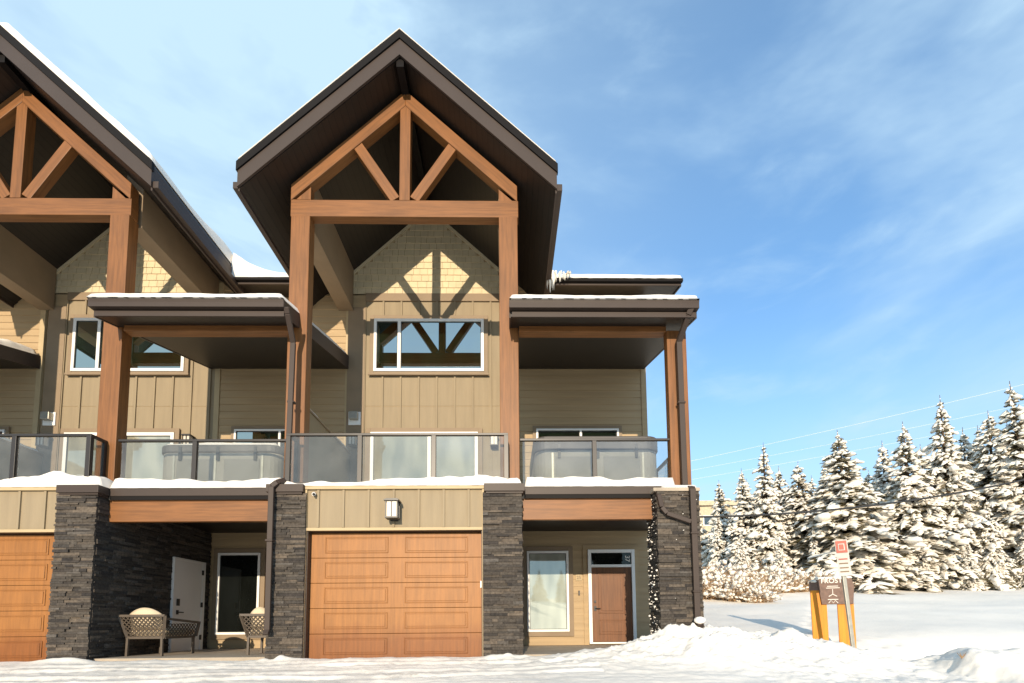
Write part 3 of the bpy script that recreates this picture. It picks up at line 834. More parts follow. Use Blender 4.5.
snow_slab('roof_snow', 'deep curved snow in the valley between the two gables', -6.98, -5.05, 11.6, 15.0, lambda x, y: 9.42 + .262 * (y - 11.6), .14, 9, .05, .07, group=G1,
          thickf=lambda X, Y: 1 + 4.3 * np.clip((-5.5 - X) / 1.45, 0, 1.1) ** 2.1)
snow_slab('column_snow', 'snow dusting on top of the end stone column', 2.98, 3.68, 8.98, 9.34, lambda x, y: 3.2 + 0 * x, .07, 19, .3, .08, group=G1)
def gable_snow(ox, thick, seed, label, x_a=0.0, x_b=3.13):
    """sheet of snow on one slope of a gable roof"""
    mb = MB(); n = 60; ny = 60; vs = []
    xs = np.linspace(x_a, x_b, n); ys = np.linspace(8.83, 15.5, ny)
    X, Y = np.meshgrid(xs, ys)
    d = np.minimum(np.minimum(X - x_a + .02, x_b - X), Y - 8.83); e = np.clip(d / .12, 0, 1); e = np.sqrt(1 - (1 - e) ** 2)
    T = thick * (1 + .5 * fbm(X * 1.1, Y * .8, seed, 3)) * e * (1 - .35 * sst(1.6, 3.0, np.abs(X))) * (1 + (1.6 * sst(10.2, 12.2, Y) * sst(1.9, 2.9, X) if thick > .2 else 0)) + .004
    Bz = 12.668 - SL * np.abs(X)
    P = list(zip((ox + XC + X).ravel(), Y.ravel(), (Bz + T).ravel())); Q = list(zip((ox + XC + X).ravel(), Y.ravel(), Bz.ravel()))
    N = n * ny; mb.v = [tuple(map(float, p)) for p in P + Q]
    for j in range(ny - 1):
        for i in range(n - 1):
            a = j * n + i; mb.f.append((a, a + 1, a + 1 + n, a + n)); mb.f.append((N + a, N + a + n, N + a + n + 1, N + a + 1))
    for i in range(n - 1): mb.f.append((i, N + i, N + i + 1, i + 1)); a = (ny - 1) * n + i; mb.f.append((a, a + 1, N + a + 1, N + a))
    for j in range(ny - 1): a = j * n; mb.f.append((a, a + n, N + a + n, N + a)); a += n - 1; mb.f.append((a, N + a, N + a + n, a + n))
    o = mb.build('roof_snow', 'snow', smooth=True); tag(o, label, 'snow', G1, 'stuff')
gable_snow(0, .13, 2, 'thin snow on the right slope of the tall gable')
gable_snow(0, .13, 3, 'thin snow on the left slope of the tall gable', -3.13, 0.0)
gable_snow(-7.97, .205, 4, 'thick snow on the right slope of the cut-off left gable')
for ox, nm in ((0, 'behind the right-hand gable post'), (-7.97, 'on the far left deck')):
    snow_slab('wall_snow', f'strip of snow on the sloping-looking privacy wall {nm}', ox - 4.255, ox - 4.115, 9.76, 12.3, lambda x, y: 5.141 + 0 * x, .055, 3, .5, .05, res=.03, group=G1)
# icicles
ic = MB(); rnd = random.Random(4)
for k in range(46):
    q = rnd.random() ** 1.4; x = 1.04 + q * .62; l = rnd.uniform(.15, .55) * (1.15 - q)
    y = 11.47 + rnd.uniform(-.05, .05)
    ic.tube([(x, y, 9.52 - .1 * q), (x + .006, y, 9.5 - l * .4), (x + rnd.uniform(-.01, .01), y, 9.46 - l)], [.034, .020, .002], 6)
tag(ic.build('icicles', 'treesnow', smooth=True), 'cluster of icicles hanging where the tall gable meets the eave', 'icicles')
lump = MB()
def blob(mb, c, r, sq, rnd, ico, rough=.25, elong=1, dirv=None):
    n0 = len(mb.v)
    for v in ico[0]:
        k = 1 + rough * (rnd.random() - .5) * 2
        p = Vector((v[0] * r * k, v[1] * r * k, v[2] * r * sq * k))
        if dirv is not None: p += dirv * p.dot(dirv) * (elong - 1)
        mb.v.append((c[0] + p.x, c[1] + p.y, c[2] + p.z))
    for f in ico[1]: mb.f.append(tuple(i + n0 for i in f))
def make_ico(sub):
    import bmesh
    bm = bmesh.new(); bmesh.ops.create_icosphere(bm, subdivisions=sub, radius=1)
    vs = [tuple(v.co) for v in bm.verts]; fs = [tuple(v.index for v in f.verts) for f in bm.faces]; bm.free()
    return vs, fs
ICO1 = make_ico(1); ICO2 = make_ico(2); ICO3 = make_ico(3)
blob(lump, (3.53, 8.80, .66), .10, .7, rnd, ICO3, .08)
tag(lump.build('snow_lump', 'snow', smooth=True), 'small lump of snow on the foot of the right-hand downspout', 'snow')

sk = MB(); rnd = random.Random(31)
for k in range(150):
    y = 9.03 + .57 * rnd.random() ** .8; z = .35 + 2.7 * rnd.random() ** 1.2
    blob(sk, (2.845 + rnd.uniform(-.012, .01), y, z), rnd.choice([.006, .009, .012, .016, .024]), .8, rnd, ICO1, .5)
for k in range(14):
    blob(sk, (rnd.choice([3.70, rnd.uniform(2.9, 3.65)]), 8.955, .5 + 2.6 * rnd.random()), rnd.uniform(.006, .016), .8, rnd, ICO1, .4)
tag(sk.build('blown_snow', 'snow'), 'specks of blown snow stuck to the end stone column', 'snow', kind='stuff')
# ------------------------------------------------------------------ hot tubs
def hot_tub(x0, x1, y0, y1, label, lift=0):
    t = empty('hot_tub', ((x0 + x1) / 2, (y0 + y1) / 2, 3.265)); tag(t, label, 'hot tub', 'hot tubs on the decks')
    w = (x1 - x0) / 2; d = (y1 - y0) / 2; r = .28
    def rr(w, d, r, n=6):
        p = []
        for cx, cy, a0 in ((w - r, -d + r, -90), (w - r, d - r, 0), (-w + r, d - r, 90), (-w + r, -d + r, 180)):
            for k in range(n + 1):
                a = R(a0 + 90 * k / n); p.append((cx + r * math.cos(a), cy + r * math.sin(a)))
        return p
    MB().prism(rr(w, d, r), 0, .98, 'z').build('cabinet', 'tub', t, bevel=.01)
    pn = MB()
    for a, b in ((-w + .42, -.12), (.12, w - .42)):
        pn.box(a, b, -d - .012, -d - .001, .12, .84)
    pn.build('panel', 'tubdark', t, bevel=.006)
    g = MB()
    for x in (-w + .36, w - .36, -.06): g.box(x - .02, x + .02, -d - .014, -d - .001, .05, .92)
    g.build('panel_strip', 'metal', t)
    MB().prism(rr(w + .03, d + .03, r + .02), .981, 1.15 + lift, 'z').build('cover', 'tubcover', t, bevel=.03)
    s = MB()
    for x in (-w + .5, 0, w - .5): s.box(x - .03, x + .03, -d - .045, -d - .032, .80, 1.10)
    s.build('strap', 'black', t)
    return t
hot_tub(.60, 3.22, 9.80, 12.0, 'large grey hot tub under a thick dark cover on the right-hand deck', .13)
hot_tub(-7.30, -4.75, 9.9, 12.0, 'grey hot tub behind the rail of the middle deck under the left canopy')
snow_slab('tub_snow', 'snow on the cover of the middle hot tub', -7.2, -4.85, 9.95, 11.9, lambda x, y: 4.416 + 0 * x, .10, 44, .3, .15, group=G1)

# ------------------------------------------------------------------ patio furniture
def lattice(mb, o, u, v, W, Hh, step=.085, t=.016, d=.012):
    """diagonal strips over a panel with corner o and unit directions u, v"""
    o = Vector(o); u = Vector(u); v = Vector(v); nrm = u.cross(v).normalized()
    k = -Hh
    while k < W:
        for sgn in (0, 1):
            a, b = (k, 0), (k + Hh, Hh)
            if a[0] < 0: a = (0, -k)
            if b[0] > W: b = (W, W - k)
            if b[0] - a[0] < .02: continue
            pa, pb = (a, b) if sgn == 0 else ((a[0], Hh - a[1]), (b[0], Hh - b[1]))
            mb.bar(o + u * pa[0] + v * pa[1] + nrm * (.006 if sgn else -.006), o + u * pb[0] + v * pb[1] + nrm * (.006 if sgn else -.006), t, d, up=nrm)
        k += step
def cush(mb, x0, x1, y0, y1, z0, z1, puff=.03):
    n = 8
    for zz, sg in ((z1, 1), (z0, -1)):
        pass
    vs = []; fs = []
    for sgn in (1, -1):
        for j in range(n + 1):
            for i in range(n + 1):
                a = i / n; b = j / n; e = (1 - (2 * a - 1) ** 4) * (1 - (2 * b - 1) ** 4)
                mid = (z0 + z1) / 2; hh = (z1 - z0) / 2
                vs.append((x0 + a * (x1 - x0), y0 + b * (y1 - y0), mid + sgn * (hh * (.45 + .55 * min(1, e * 3)) + puff * e)))
    N = (n + 1) ** 2
    for j in range(n):
        for i in range(n):
            a = j * (n + 1) + i; fs.append((a, a + 1, a + n + 2, a + n + 1)); fs.append((N + a, N + a + n + 1, N + a + n + 2, N + a + 1))
    for i in range(n):
        a = i; fs.append((a, N + a, N + a + 1, a + 1)); a = n * (n + 1) + i; fs.append((a, a + 1, N + a + 1, N + a))
        a = i * (n + 1); fs.append((a, a + n + 1, N + a + n + 1, N + a)); a += n; fs.append((a, N + a, N + a + n + 1, a + n + 1))
    mb.add(vs, fs)
def patio_chair(loc, rz, label, W=.95, D=.80):
    """back towards local -Y, seat opens to +Y"""
    t = empty('patio_chair', loc, rz); tag(t, label, 'chair', 'patio chairs under the deck')
    w = W / 2
    for x in (-w + .09, w - .09):
        for y in (-.02, D - .10):
            MB().bar((x, y, .36), (x * 1.02, y, 0), .045, .045).build('leg', 'wicker', t, bevel=.004)
    f = MB(); f.box(-w + .05, w - .05, -.03, .03, .34, .39); f.box(-w + .05, w - .05, D - .14, D - .08, .34, .39)
    for x in (-w + .06, w - .06): f.bar((x, 0, .365), (x, D - .1, .365), .05, .05)
    f.build('seat_frame', 'wicker', t, bevel=.005)
    b = MB(); lo = Vector((-w + .08, -.03, .38)); 
    # flared back: posts lean outwards and backwards
    b.bar((-w + .07, -.01, .37), (-w - .03, -.13, .80), .05, .045); b.bar((w - .07, -.01, .37), (w + .03, -.13, .80), .05, .045)
    b.bar((-w - .04, -.13, .80), (w + .04, -.13, .80), .05, .045)
    vdir = Vector((0, -.12, .43)).normalized()
    lattice(b, (-w + .03, -.02, .39), (1, 0, 0), vdir, W - .06, .42)
    b.build('backrest', 'wicker', t)
    for sg in (-1, 1):
        a = MB(); x = sg * (w - .02)
        a.bar((x, D - .12, .37), (x + sg * .03, D - .08, .66), .045, .045); a.bar((x + sg * .03, D - .06, .66), (x + sg * .04, -.10, .74), .05, .045)
        lattice(a, (x, -.0, .39), (0, 1, 0), (0, 0, 1), D - .14, .25)
        a.build('armrest', 'wicker', t)
    c = MB(); cush(c, -w + .09, w - .09, .03, D - .07, .40, .53); c.build('seat_cushion', 'cushion', t, smooth=True)
    bc = MB(); n = 14; 
    vs = []; fs = []
    for sgn in (0, 1):
        for j in range(7):
            for i in range(n + 1):
                a = i / n * 2 - 1; z = .52 + (.44 * (1 - .28 * a * a)) * j / 6
                e = (1 - a ** 4) * (1 - (j / 3 - 1) ** 4)
                vs.append((a * (w - .12), .02 - (z - .5) * .24 + (.075 * e + .015) * (1 if sgn else -1) + .03, z))
    N = 7 * (n + 1)
    for j in range(6):
        for i in range(n):
            a = j * (n + 1) + i; fs += [(a, a + n + 1, a + n + 2, a + 1), (N + a, N + a + 1, N + a + n + 2, N + a + n + 1)]
    for i in range(n): fs += [(i, i + 1, N + i + 1, N + i), (6 * (n + 1) + i, N + 6 * (n + 1) + i, N + 6 * (n + 1) + i + 1, 6 * (n + 1) + i + 1)]
    for j in range(6): a = j * (n + 1); fs += [(a, N + a, N + a + n + 1, a + n + 1)]; a += n; fs += [(a, a + n + 1, N + a + n + 1, N + a)]
    bc.add(vs, fs); bc.build('back_cushion', 'cushion', t, smooth=True)
    return t
patio_chair((-7.20, 9.72, .045), R(-3), 'lattice patio chair with tall beige cushion near the white side door', .88, .95)
patio_chair((-4.98, 9.80, .045), R(4), 'lattice patio chair partly hidden by the downspout and stone column', .62, .7)

# ------------------------------------------------------------------ trail sign and leaning road sign
gz = lambda x, y: float(ground_z(x, y))
S = empty('trail_sign', (7.37, 10.8, gz(7.3, 10.8)), R(-27)); tag(S, 'brown wooden sign board lettered in white on two yellow plank posts', 'sign')
for x in (-.255, .255):
    m = MB(); b0 = -.5; top = 1.40
    m.prism([(x - .155, b0), (x + .155, b0), (x + .155, top), (x - .155, top)], -.035, .035, 'y'); m.build('post', 'signwood', S, bevel=.01)
m = MB(); m.prism([(-.20, .97), (.40, .97), (.43, 1.36), (.39, 1.56), (-.20, 1.58), (-.26, 1.50)], -.07, -.036, 'y'); bd = m.build('sign_board', 'signbrown', S, bevel=.008)
mm = MB(); mm.prism([(-.42, 1.30), (-.12, 1.30), (-.12, 1.56), (-.42, 1.50)], -.0355, .05, 'y'); mm.build('post_cap', 'signbrown', S)
text_mesh('lettering', 'FROST', .14, 'signtext', bd, (.01, -.075, 1.50), (R(90), 0, 0), .004)
text_mesh('lettering', 'TRAIL', .085, 'signtext', bd, (.02, -.09, 1.36), (R(90), 0, 0), .004) if False else None
pk = MB()
pk.box(-.10, .16, -.077, -.071, 1.335, 1.35); pk.box(-.08, .13, -.077, -.071, 1.375, 1.39)
pk.tube([(.02, -.073, 1.32), (.02, -.073, 1.20)], .008, 6); pk.tube([(-.06, -.073, 1.15), (.02, -.073, 1.20), (.10, -.073, 1.15)], .010, 6)
pk.box(-.08, .12, -.077, -.071, 1.075, 1.09); pk.tube([(-.07, -.073, 1.0), (-.02, -.073, 1.06), (.02, -.073, 1.0), (.06, -.073, 1.06), (.11, -.073, 1.0)], .009, 6)
pk.build('trail_marks', 'signtext', bd)
sc_ = MB()
for k in range(9): blob(sc_, (-.34 + k * .085, -.02, 1.57 - (.06 if k == 0 else 0)), .065, .55, rnd, ICO2, .2)
tag(sc_.build('sign_snow', 'treesnow', loc=S.location, smooth=True), 'cap of snow along the top of the brown trail sign', 'snow'); bpy.data.objects['sign_snow'].rotation_euler.z = R(-27)

base = Vector((7.13, 9.8, gz(7.13, 9.8) - .03)); topp = Vector((6.92, 9.8, 2.27))
P_ = empty('road_sign', base); tag(P_, 'leaning grey metal post with a narrow red and white sign seen nearly edge on', 'sign')
d = topp - base
MB().bar((0, 0, -.3), tuple(d), .075, .05, up=(0, 1, 0)).build('post', 'metal', P_, bevel=.006)
un = d.normalized(); sd_ = Vector((math.cos(R(38)), -math.sin(R(38)), 0)); 
def plate(a, b, w, off, mat, name, par, sh=.03):
    fr = sd_.cross(un).normalized()
    if fr.y > 0: fr = -fr
    pa = d + un * a + fr * off; pb = d + un * b + fr * off
    m = MB(); vs = []
    for q in (0, 1):
        for p, s_ in ((pa, -1), (pa, 1), (pb, 1), (pb, -1)): vs.append(p + sd_ * (sh + s_ * w / 2) + fr * (.003 * (1 if q else -1)))
    m.add(vs, [(3, 2, 1, 0), (4, 5, 6, 7), (0, 1, 5, 4), (1, 2, 6, 5), (2, 3, 7, 6), (3, 0, 4, 7)])
    return m.build(name, mat, par)
pw_ = plate(-.72, .03, .22, .045, 'signwhite', 'sign_plate', P_)
plate(-.24, .01, .19, .055, 'signred', 'red_field', pw_)
plate(-.19, -.05, .11, .063, 'signwhite', 'mark', pw_); plate(-.175, -.065, .08, .071, 'signred', 'mark', pw_)
for a in (-.36, -.45, -.54, -.62): plate(a - .025, a, .15, .053, 'signred' if a > -.4 else 'trim', 'mark', pw_)

# ------------------------------------------------------------------ conifers laden with snow
def conifer(seed, H=10.0, wide=.2, snowy=1.0):
    rnd = random.Random(seed)
    tr = MB(); fo = MB(); sn = MB()
    bend = rnd.uniform(-.12, .12)
    tr.tube([(bend * (t ** 2), 0, H * t) for t in (0, .2, .4, .6, .8, 1.035)], [H * .016, H * .013, H * .010, H * .007, H * .004, .008], 8)
    z = H * .03
    while z < H * .985:
        t = z / H
        prof = (1 - t) ** .90 * (.55 + .45 * min(1, t / .12))
        Rm_ = H * wide * prof + .05
        nb = max(3, int(4 + 7 * (1 - t)))
        a0 = rnd.uniform(0, 6.28)
        for k in range(nb):
            L = Rm_ * rnd.uniform(.62, 1.18)
            a = a0 + 6.283 * k / nb + rnd.uniform(-.3, .3)
            dx, dy = math.cos(a), math.sin(a); dv = Vector((dx, dy, 0)); sv = Vector((-dy, dx, 0))
            zz = z + rnd.uniform(-.22, .22)
            droop = rnd.uniform(.55, 1.15) * (1 - .35 * t) * min(1, .35 + t * 6)
            up0 = .12 + .3 * t
            def P(s): return Vector((bend * t * t + dx * L * s, dy * L * s, zz + up0 * L * s - droop * L * s ** 1.6))
            ns = max(2, int(L / .16))
            if t < .96: fo.bar(P(0), P(1), .02, .02)
            for q in range(ns):
                s = (q + .6) / ns; c = P(s); wd = L * .34 * (1 - .55 * s) + .05
                for sg in (-1, 1):
                    for _ in range(3):
                        e = c + sv * sg * wd * rnd.uniform(.5, 1.15) + dv * wd * rnd.uniform(.1, .8) + Vector((0, 0, -rnd.uniform(.05, .35) * (wd + .12)))
                        w2 = rnd.uniform(.035, .075)
                        mid = (c + e) / 2 + Vector((0, 0, .02))
                        fo.add([c, mid + dv * w2 + Vector((0, 0, -.03)), e, mid - dv * w2 + Vector((0, 0, -.05))], [(0, 1, 2, 3)])
            # snow lying along the bough as one drooping ragged pad
            def pad(f, L_, wmax, th_):
                n_ = max(3, int(L_ / .11)); n0 = len(sn.v)
                for q in range(n_ + 1):
                    u = q / n_; c = f(u); d_ = (f(min(1, u + .05)) - f(max(0, u - .05))).normalized(); sx = d_.cross(Vector((0, 0, 1))).normalized()
                    ww = min(1, L / .55) * wmax * (math.sin(math.pi * min(1, .12 + u * .88)) ** .6) * rnd.uniform(.45, 1.35); t_ = th_ * rnd.uniform(.5, 1.5) * (1 if 0 < q < n_ else .2)
                    for aa, bb in ((-1, -.55), (-.6, .3), (0, 1), (.6, .3), (1, -.55)):
                        sn.v.append(tuple(c + sx * ww * aa * rnd.uniform(.75, 1.2) + Vector((0, 0, t_ * (bb + .35) - abs(aa) * ww * .30)) + d_ * rnd.uniform(-.03, .03)))
                for q in range(n_):
                    for w_ in range(4):
                        a_ = n0 + q * 5 + w_; sn.f.append((a_, a_ + 1, a_ + 6, a_ + 5))
            if rnd.random() < .90 * snowy:
                s0 = rnd.uniform(.12, .35)
                pad(lambda u: P(s0 + (1.03 - s0) * u), L * (1 - s0), .07 + L * .11, .08 + .06 * rnd.random())
            if L > .5:
                for sg in (-1, 1):
                    for q in range(max(1, int(L / .40))):
                        if rnd.random() > .85 * snowy: continue
                        s1 = rnd.uniform(.2, .85); c1_ = P(s1); ll = L * .42 * (1.1 - s1 * .7) * rnd.uniform(.6, 1.2) + .08
                        e1 = c1_ + (sv * sg * .8 + dv * .75).normalized() * ll + Vector((0, 0, -ll * rnd.uniform(.4, 1.3)))
                        pad(lambda u: c1_.lerp(e1, u) + Vector((0, 0, .04 * math.sin(3.1 * u))), ll, .06 + ll * .16, .075)
            for _ in range(1 + int(L / .45)):
                if rnd.random() > .75 * snowy: continue
                c = P(rnd.uniform(.35, 1.02)); sd0 = rnd.uniform(-1, 1) * L * .22
                rr_ = rnd.uniform(.055, .13) if rnd.random() < .85 else rnd.uniform(.14, .22)
                blob(sn, (c.x - dy * sd0, c.y + dx * sd0, c.z - abs(sd0) * .4), rr_ * min(1, .5 + L * .5), rnd.uniform(.75, 1.1), rnd, ICO2, .22, rnd.uniform(1.1, 1.8), (dv * .8 + sv * sd0 + Vector((0, 0, -.8))).normalized())
        z += H * .024 * (1.25 - .55 * t) * rnd.uniform(.8, 1.2)
    # frosted tip
    for k in range(4): blob(sn, (bend + rnd.uniform(-.02, .02), rnd.uniform(-.02, .02), H * (.965 + .016 * k)), .05 - .010 * k, 2.2, rnd, ICO1, .3)
    root = empty('conifer', (0, 0, 0))
    tr.build('trunk', 'bark', root); fo.build('crown', 'needle', root)
    sn.build('branch_snow', 'treesnow', root, smooth=True)
    return root

protos = [conifer(101, 10, .20), conifer(202, 10, .17), conifer(303, 10, .225, .95), conifer(404, 10, .185), conifer(505, 10, .21, .85)]
used = [False] * 5
def put_tree(i, x, y, h, label, group='snow laden conifers beyond the field', wid=1.0):
    pz = float(ground_z(x, y)) - .15
    if not used[i]: o = protos[i]; used[i] = True
    else: o = copy_tree(protos[i])
    s = h / 10; o.location = (x, y, pz); o.rotation_euler = (0, 0, x * 3.7 + y); o.scale = (s * wid, s * wid, s)
    tag(o, label, 'tree', group)
    return o
TL = [(15.5, 34, 7.6, 'short spire tree just right of the end house against the pale building'),
      (15.1, 30, 7.4, 'narrow spire tree second from the end house'),
      (16.0, 29, 8.7, 'tree with slim pointed top rising above its lower neighbours at the left of the row'),
      (19.3, 33, 8.3, 'tree just right of the slim pointed one in the left of the row'),
      (18.1, 29, 7.5, 'short dark-gapped tree near the middle left of the row'),
      (22.1, 34, 7.9, 'low tree half hidden left of the broad snowy one'),
      (21.3, 31, 8.1, 'tree close behind the left shoulder of the broad snowy one'),
      (19.6, 27, 9.0, 'broad very snowy tree standing behind the trail sign'),
      (25.6, 33, 8.0, 'low tree in the gap right of the trail sign'),
      (25.2, 31, 9.4, 'rounded tree to the right of the gap above the road sign'),
      (24.3, 28, 9.8, 'full tree with a blunt top in the middle of the right half'),
      (28.8, 32, 9.5, 'tree tucked behind between the blunt tree and the tall spire'),
      (26.6, 28, 11.3, 'tall sharp spire tree, second tallest of the row'),
      (30.8, 31, 10.3, 'tree right of the tall sharp spire'),
      (34.8, 34, 11.5, 'slim tree seen between two bigger ones near the right edge'),
      (30.5, 29, 10.7, 'dense tree third from the right edge'),
      (35.8, 33, 11.3, 'tree behind the tallest one at the right edge'),
      (31.3, 28, 12.2, 'tallest tree at the right edge of the photo')]
WID = [1.15, 1.0, .9, 1.1, 1.2, 1, 1, 1.3, 1.1, 1, .95, 1, .85, 1, .9, 1, 1, .95]
for k, (x, y, h, lab) in enumerate(TL):
    put_tree([1, 3, 1, 0, 4, 2, 0, 2, 4, 0, 2, 4, 3, 0, 1, 4, 2, 3][k], x, y, h * 1.02, lab, wid=WID[k] * 1.45)
# lower fill in front and behind
rnd = random.Random(77)
for k, (x, y, h) in enumerate([(13.6, 27.5, 3.4), (15.0, 26.0, 2.8), (17.3, 26.5, 3.6), (22.6, 28.5, 5.0), (23.4, 26.6, 3.6), (27.4, 26.5, 5.2), (29.4, 26.4, 4.2), (25.2, 25.6, 3.0), (21.0, 26.2, 3.0), (31.6, 26.0, 4.4), (18.9, 30.5, 6.2), (24.0, 35, 6.5), (28.2, 36, 7.0), (17.5, 37, 6.0), (33.0, 37, 8.5), (36.5, 30, 10.5), (21.0, 37, 6.0), (13.9, 31, 5.2), (14.6, 36, 6.8), (17.0, 33, 7.6), (20.4, 34, 7.6), (27.0, 34, 8.6), (32.6, 32, 9.8), (23.0, 31, 7.2)]):
    labs = ['small conifer low at the left end of the row', 'bushy young conifer beside the twiggy shrubs', 'young snow covered conifer left of the trail sign', 'mid height conifer right of the trail sign', 'young conifer hanging over the snow crest', 'stout young conifer in front of the tall spire', 'low conifer in front near the right edge', 'lowest young conifer on the crest right of the road sign',
            'small conifer behind the trail sign', 'young conifer at the foot of the tallest tree', 'conifer filling the gap left of the broad snowy tree', 'conifer in the back row right of the trail sign', 'conifer in the back row behind the tall spire', 'back row conifer behind the left trees', 'back row conifer near the right edge', 'conifer cut by the right photo edge', 'back row conifer left of the broad snowy tree', 'conifer beside the pale far building', 'faint conifer in front of the pale building behind the first spires', 'conifer packed between the slim pointed tree and its right neighbour', 'conifer just behind the left shoulder of the broad tree', 'conifer filling the sky gap left of the tall sharp spire', 'conifer packed between the two tallest trees', 'conifer packed behind the trail sign to its right']
    put_tree(rnd.randrange(5), x, y, h, labs[k], wid=1.1 if h < 6 else 1.35)
# across the road, seen only mirrored in the windows
for k in range(22):
    x = -42 + k * 4.1 + rnd.uniform(-1, 1)
    put_tree(rnd.randrange(5), x, -72 - rnd.uniform(0, 12), rnd.uniform(5.5, 7.5), 'conifer on the slope across the road', 'conifers across the road', 1.3)

# ------------------------------------------------------------------ snow-laden shrubs
def shrub(seed):
    rnd = random.Random(seed); tw = MB(); sn = MB()
    for k in range(150):
        a = rnd.uniform(0, 6.28); e = rnd.uniform(.25, 1.2); L = rnd.uniform(.35, 1.0)
        x0, y0 = rnd.uniform(-.4, .4), rnd.uniform(-.3, .3)
        pts = []
        for q in range(4):
            s = q / 3; pts.append((x0 + math.cos(a) * L * s * math.cos(e) + rnd.uniform(-.03, .03), y0 + math.sin(a) * L * s * math.cos(e), L * s * math.sin(e) * (1.15 - .25 * s)))
        tw.tube(pts, [.012, .009, .007, .004], 4)
        for q in range(3):
            p = pts[rnd.randrange(1, 4)]
            for _ in range(2):
                ex = (p[0] + rnd.uniform(-.16, .16), p[1] + rnd.uniform(-.16, .16), p[2] + rnd.uniform(-.05, .16)); tw.bar(p, ex, .008, .008)
        for q in (1, 2, 3):
            if rnd.random() < .60:
                p = pts[q]; blob(sn, (p[0], p[1], p[2] + .02), rnd.uniform(.025, .075), .8, rnd, ICO1, .35, rnd.uniform(1, 2.2), Vector((math.cos(a) * math.cos(e), math.sin(a) * math.cos(e), math.sin(e))))
    root = empty('shrub', (0, 0, 0)); tw.build('twigs', 'twig', root); sn.build('branch_snow', 'treesnow', root, smooth=True)
    return root
sh = [shrub(5), shrub(8)]
used2 = [0, 0]
slabs = [(9.0, 21.5, 1.5, 'twiggy shrub against the end house corner'), (9.9, 21.0, 1.5, 'large orange-twigged shrub nearest the end house'), (10.6, 20.2, 1.1, 'low orange shrub standing forward of the others'), (11.4, 22.4, 1.4, 'snowy shrub right of the orange one'), (12.6, 23.2, 1.5, 'snowy shrub in the middle of the hedge line'), (13.7, 23.9, 1.4, 'snowy shrub left of the trail sign'),
         (14.9, 24.4, 1.5, 'snowy shrub just behind the trail sign'), (16.0, 24.8, 1.2, 'snowy shrub right behind the road sign'), (18.0, 25.5, 1.3, 'brown shrub in the dark gap right of the road sign'), (10.7, 24.2, 1.8, 'tall tangled shrub behind the low ones'), (12.2, 25.4, 1.9, 'tall tangled shrub under the slim pointed tree'), (9.6, 24.6, 1.9, 'tall tangled shrub by the pale building'), (14.3, 26.0, 1.7, 'tangled shrub beneath the conifers left of the sign')]
for k, (x, y, s, lab) in enumerate(slabs):
    i = k % 2
    if not used2[i]: o = sh[i]; used2[i] = 1
    else: o = copy_tree(sh[i])
    o.location = (x, y, gz(x, y) - .08); o.scale = (s * 1.1, s, s); o.rotation_euler.z = k * 1.7
    tag(o, lab, 'shrub', 'snow covered shrubs')
tw = MB(); rnd = random.Random(3); bx, by = 7.25, 7.62; bz = gz(bx, by)
for k in range(14): a = rnd.uniform(0, 6.3); l = rnd.uniform(.06, .16); tw.tube([(bx, by, bz), (bx + math.cos(a) * l * .6, by + math.sin(a) * l * .3, bz + l * .7)], [.006, .002], 4)
tag(tw.build('grass_tuft', 'twig'), 'small tuft of dead stems at the end of the ploughed snow mound', 'plant')

# ------------------------------------------------------------------ far building
FB = empty('apartment_building', (26, 72, 4.0)); tag(FB, 'pale flat roofed building glimpsed behind the left end of the trees', 'building')
MB().box(-16, 13, 0, 12, -3, 14.2).build('wall', 'farwall', FB)
MB().box(-16.4, 13.4, -.5, 12.4, 14.2, 14.9).build('roof', 'farwall', FB)
for i in range(9):
    for j in range(4):
        x = -14 + i * 3.0; z = .6 + j * 3.5
        f = MB(); frame4(f, x, x + 1.6, z, z + 1.6, .12, -.08, -.005); fo_ = f.build('window', 'white', FB)
        MB().box(x + .12, x + 1.48, -.03, -.006, z + .12, z + 1.48).build('pane', 'farwin', fo_)

# ------------------------------------------------------------------ overhead cables
def cable(a, b, sag, r, mat, label):
    a = Vector(a); b = Vector(b); pts = []
    for k in range(33):
        t = k / 32; p = a.lerp(b, t); p.z -= sag * 4 * t * (1 - t); pts.append(p)
    o = MB().tube(pts, r, 6).build('overhead_cable', mat, smooth=True); tag(o, label, 'cable', 'overhead cables')
cable((30.0, 20.0, 8.62), (-3, 20, 5.85), 1.94, .042, 'cable', 'thick dark cable crossing in front of the trees')
cable((30.0, 20.2, 9.2), (-3, 20.2, 6.3), 1.94, .014, 'cable', 'thin dark cable just above the thick one over the trees')
cable((66, 45, 27.4), (-6, 45, 11.2), .6, .012, 'cablepale', 'highest thin pale cable against the sky at right')
cable((66, 45.5, 25.0), (-6, 45.5, 11.2), .6, .010, 'cablepale', 'middle thin pale cable against the sky at right')
cable((66, 46, 23.6), (-6, 46, 10.7), .6, .010, 'cablepale', 'lowest thin pale cable just above the tree tops')

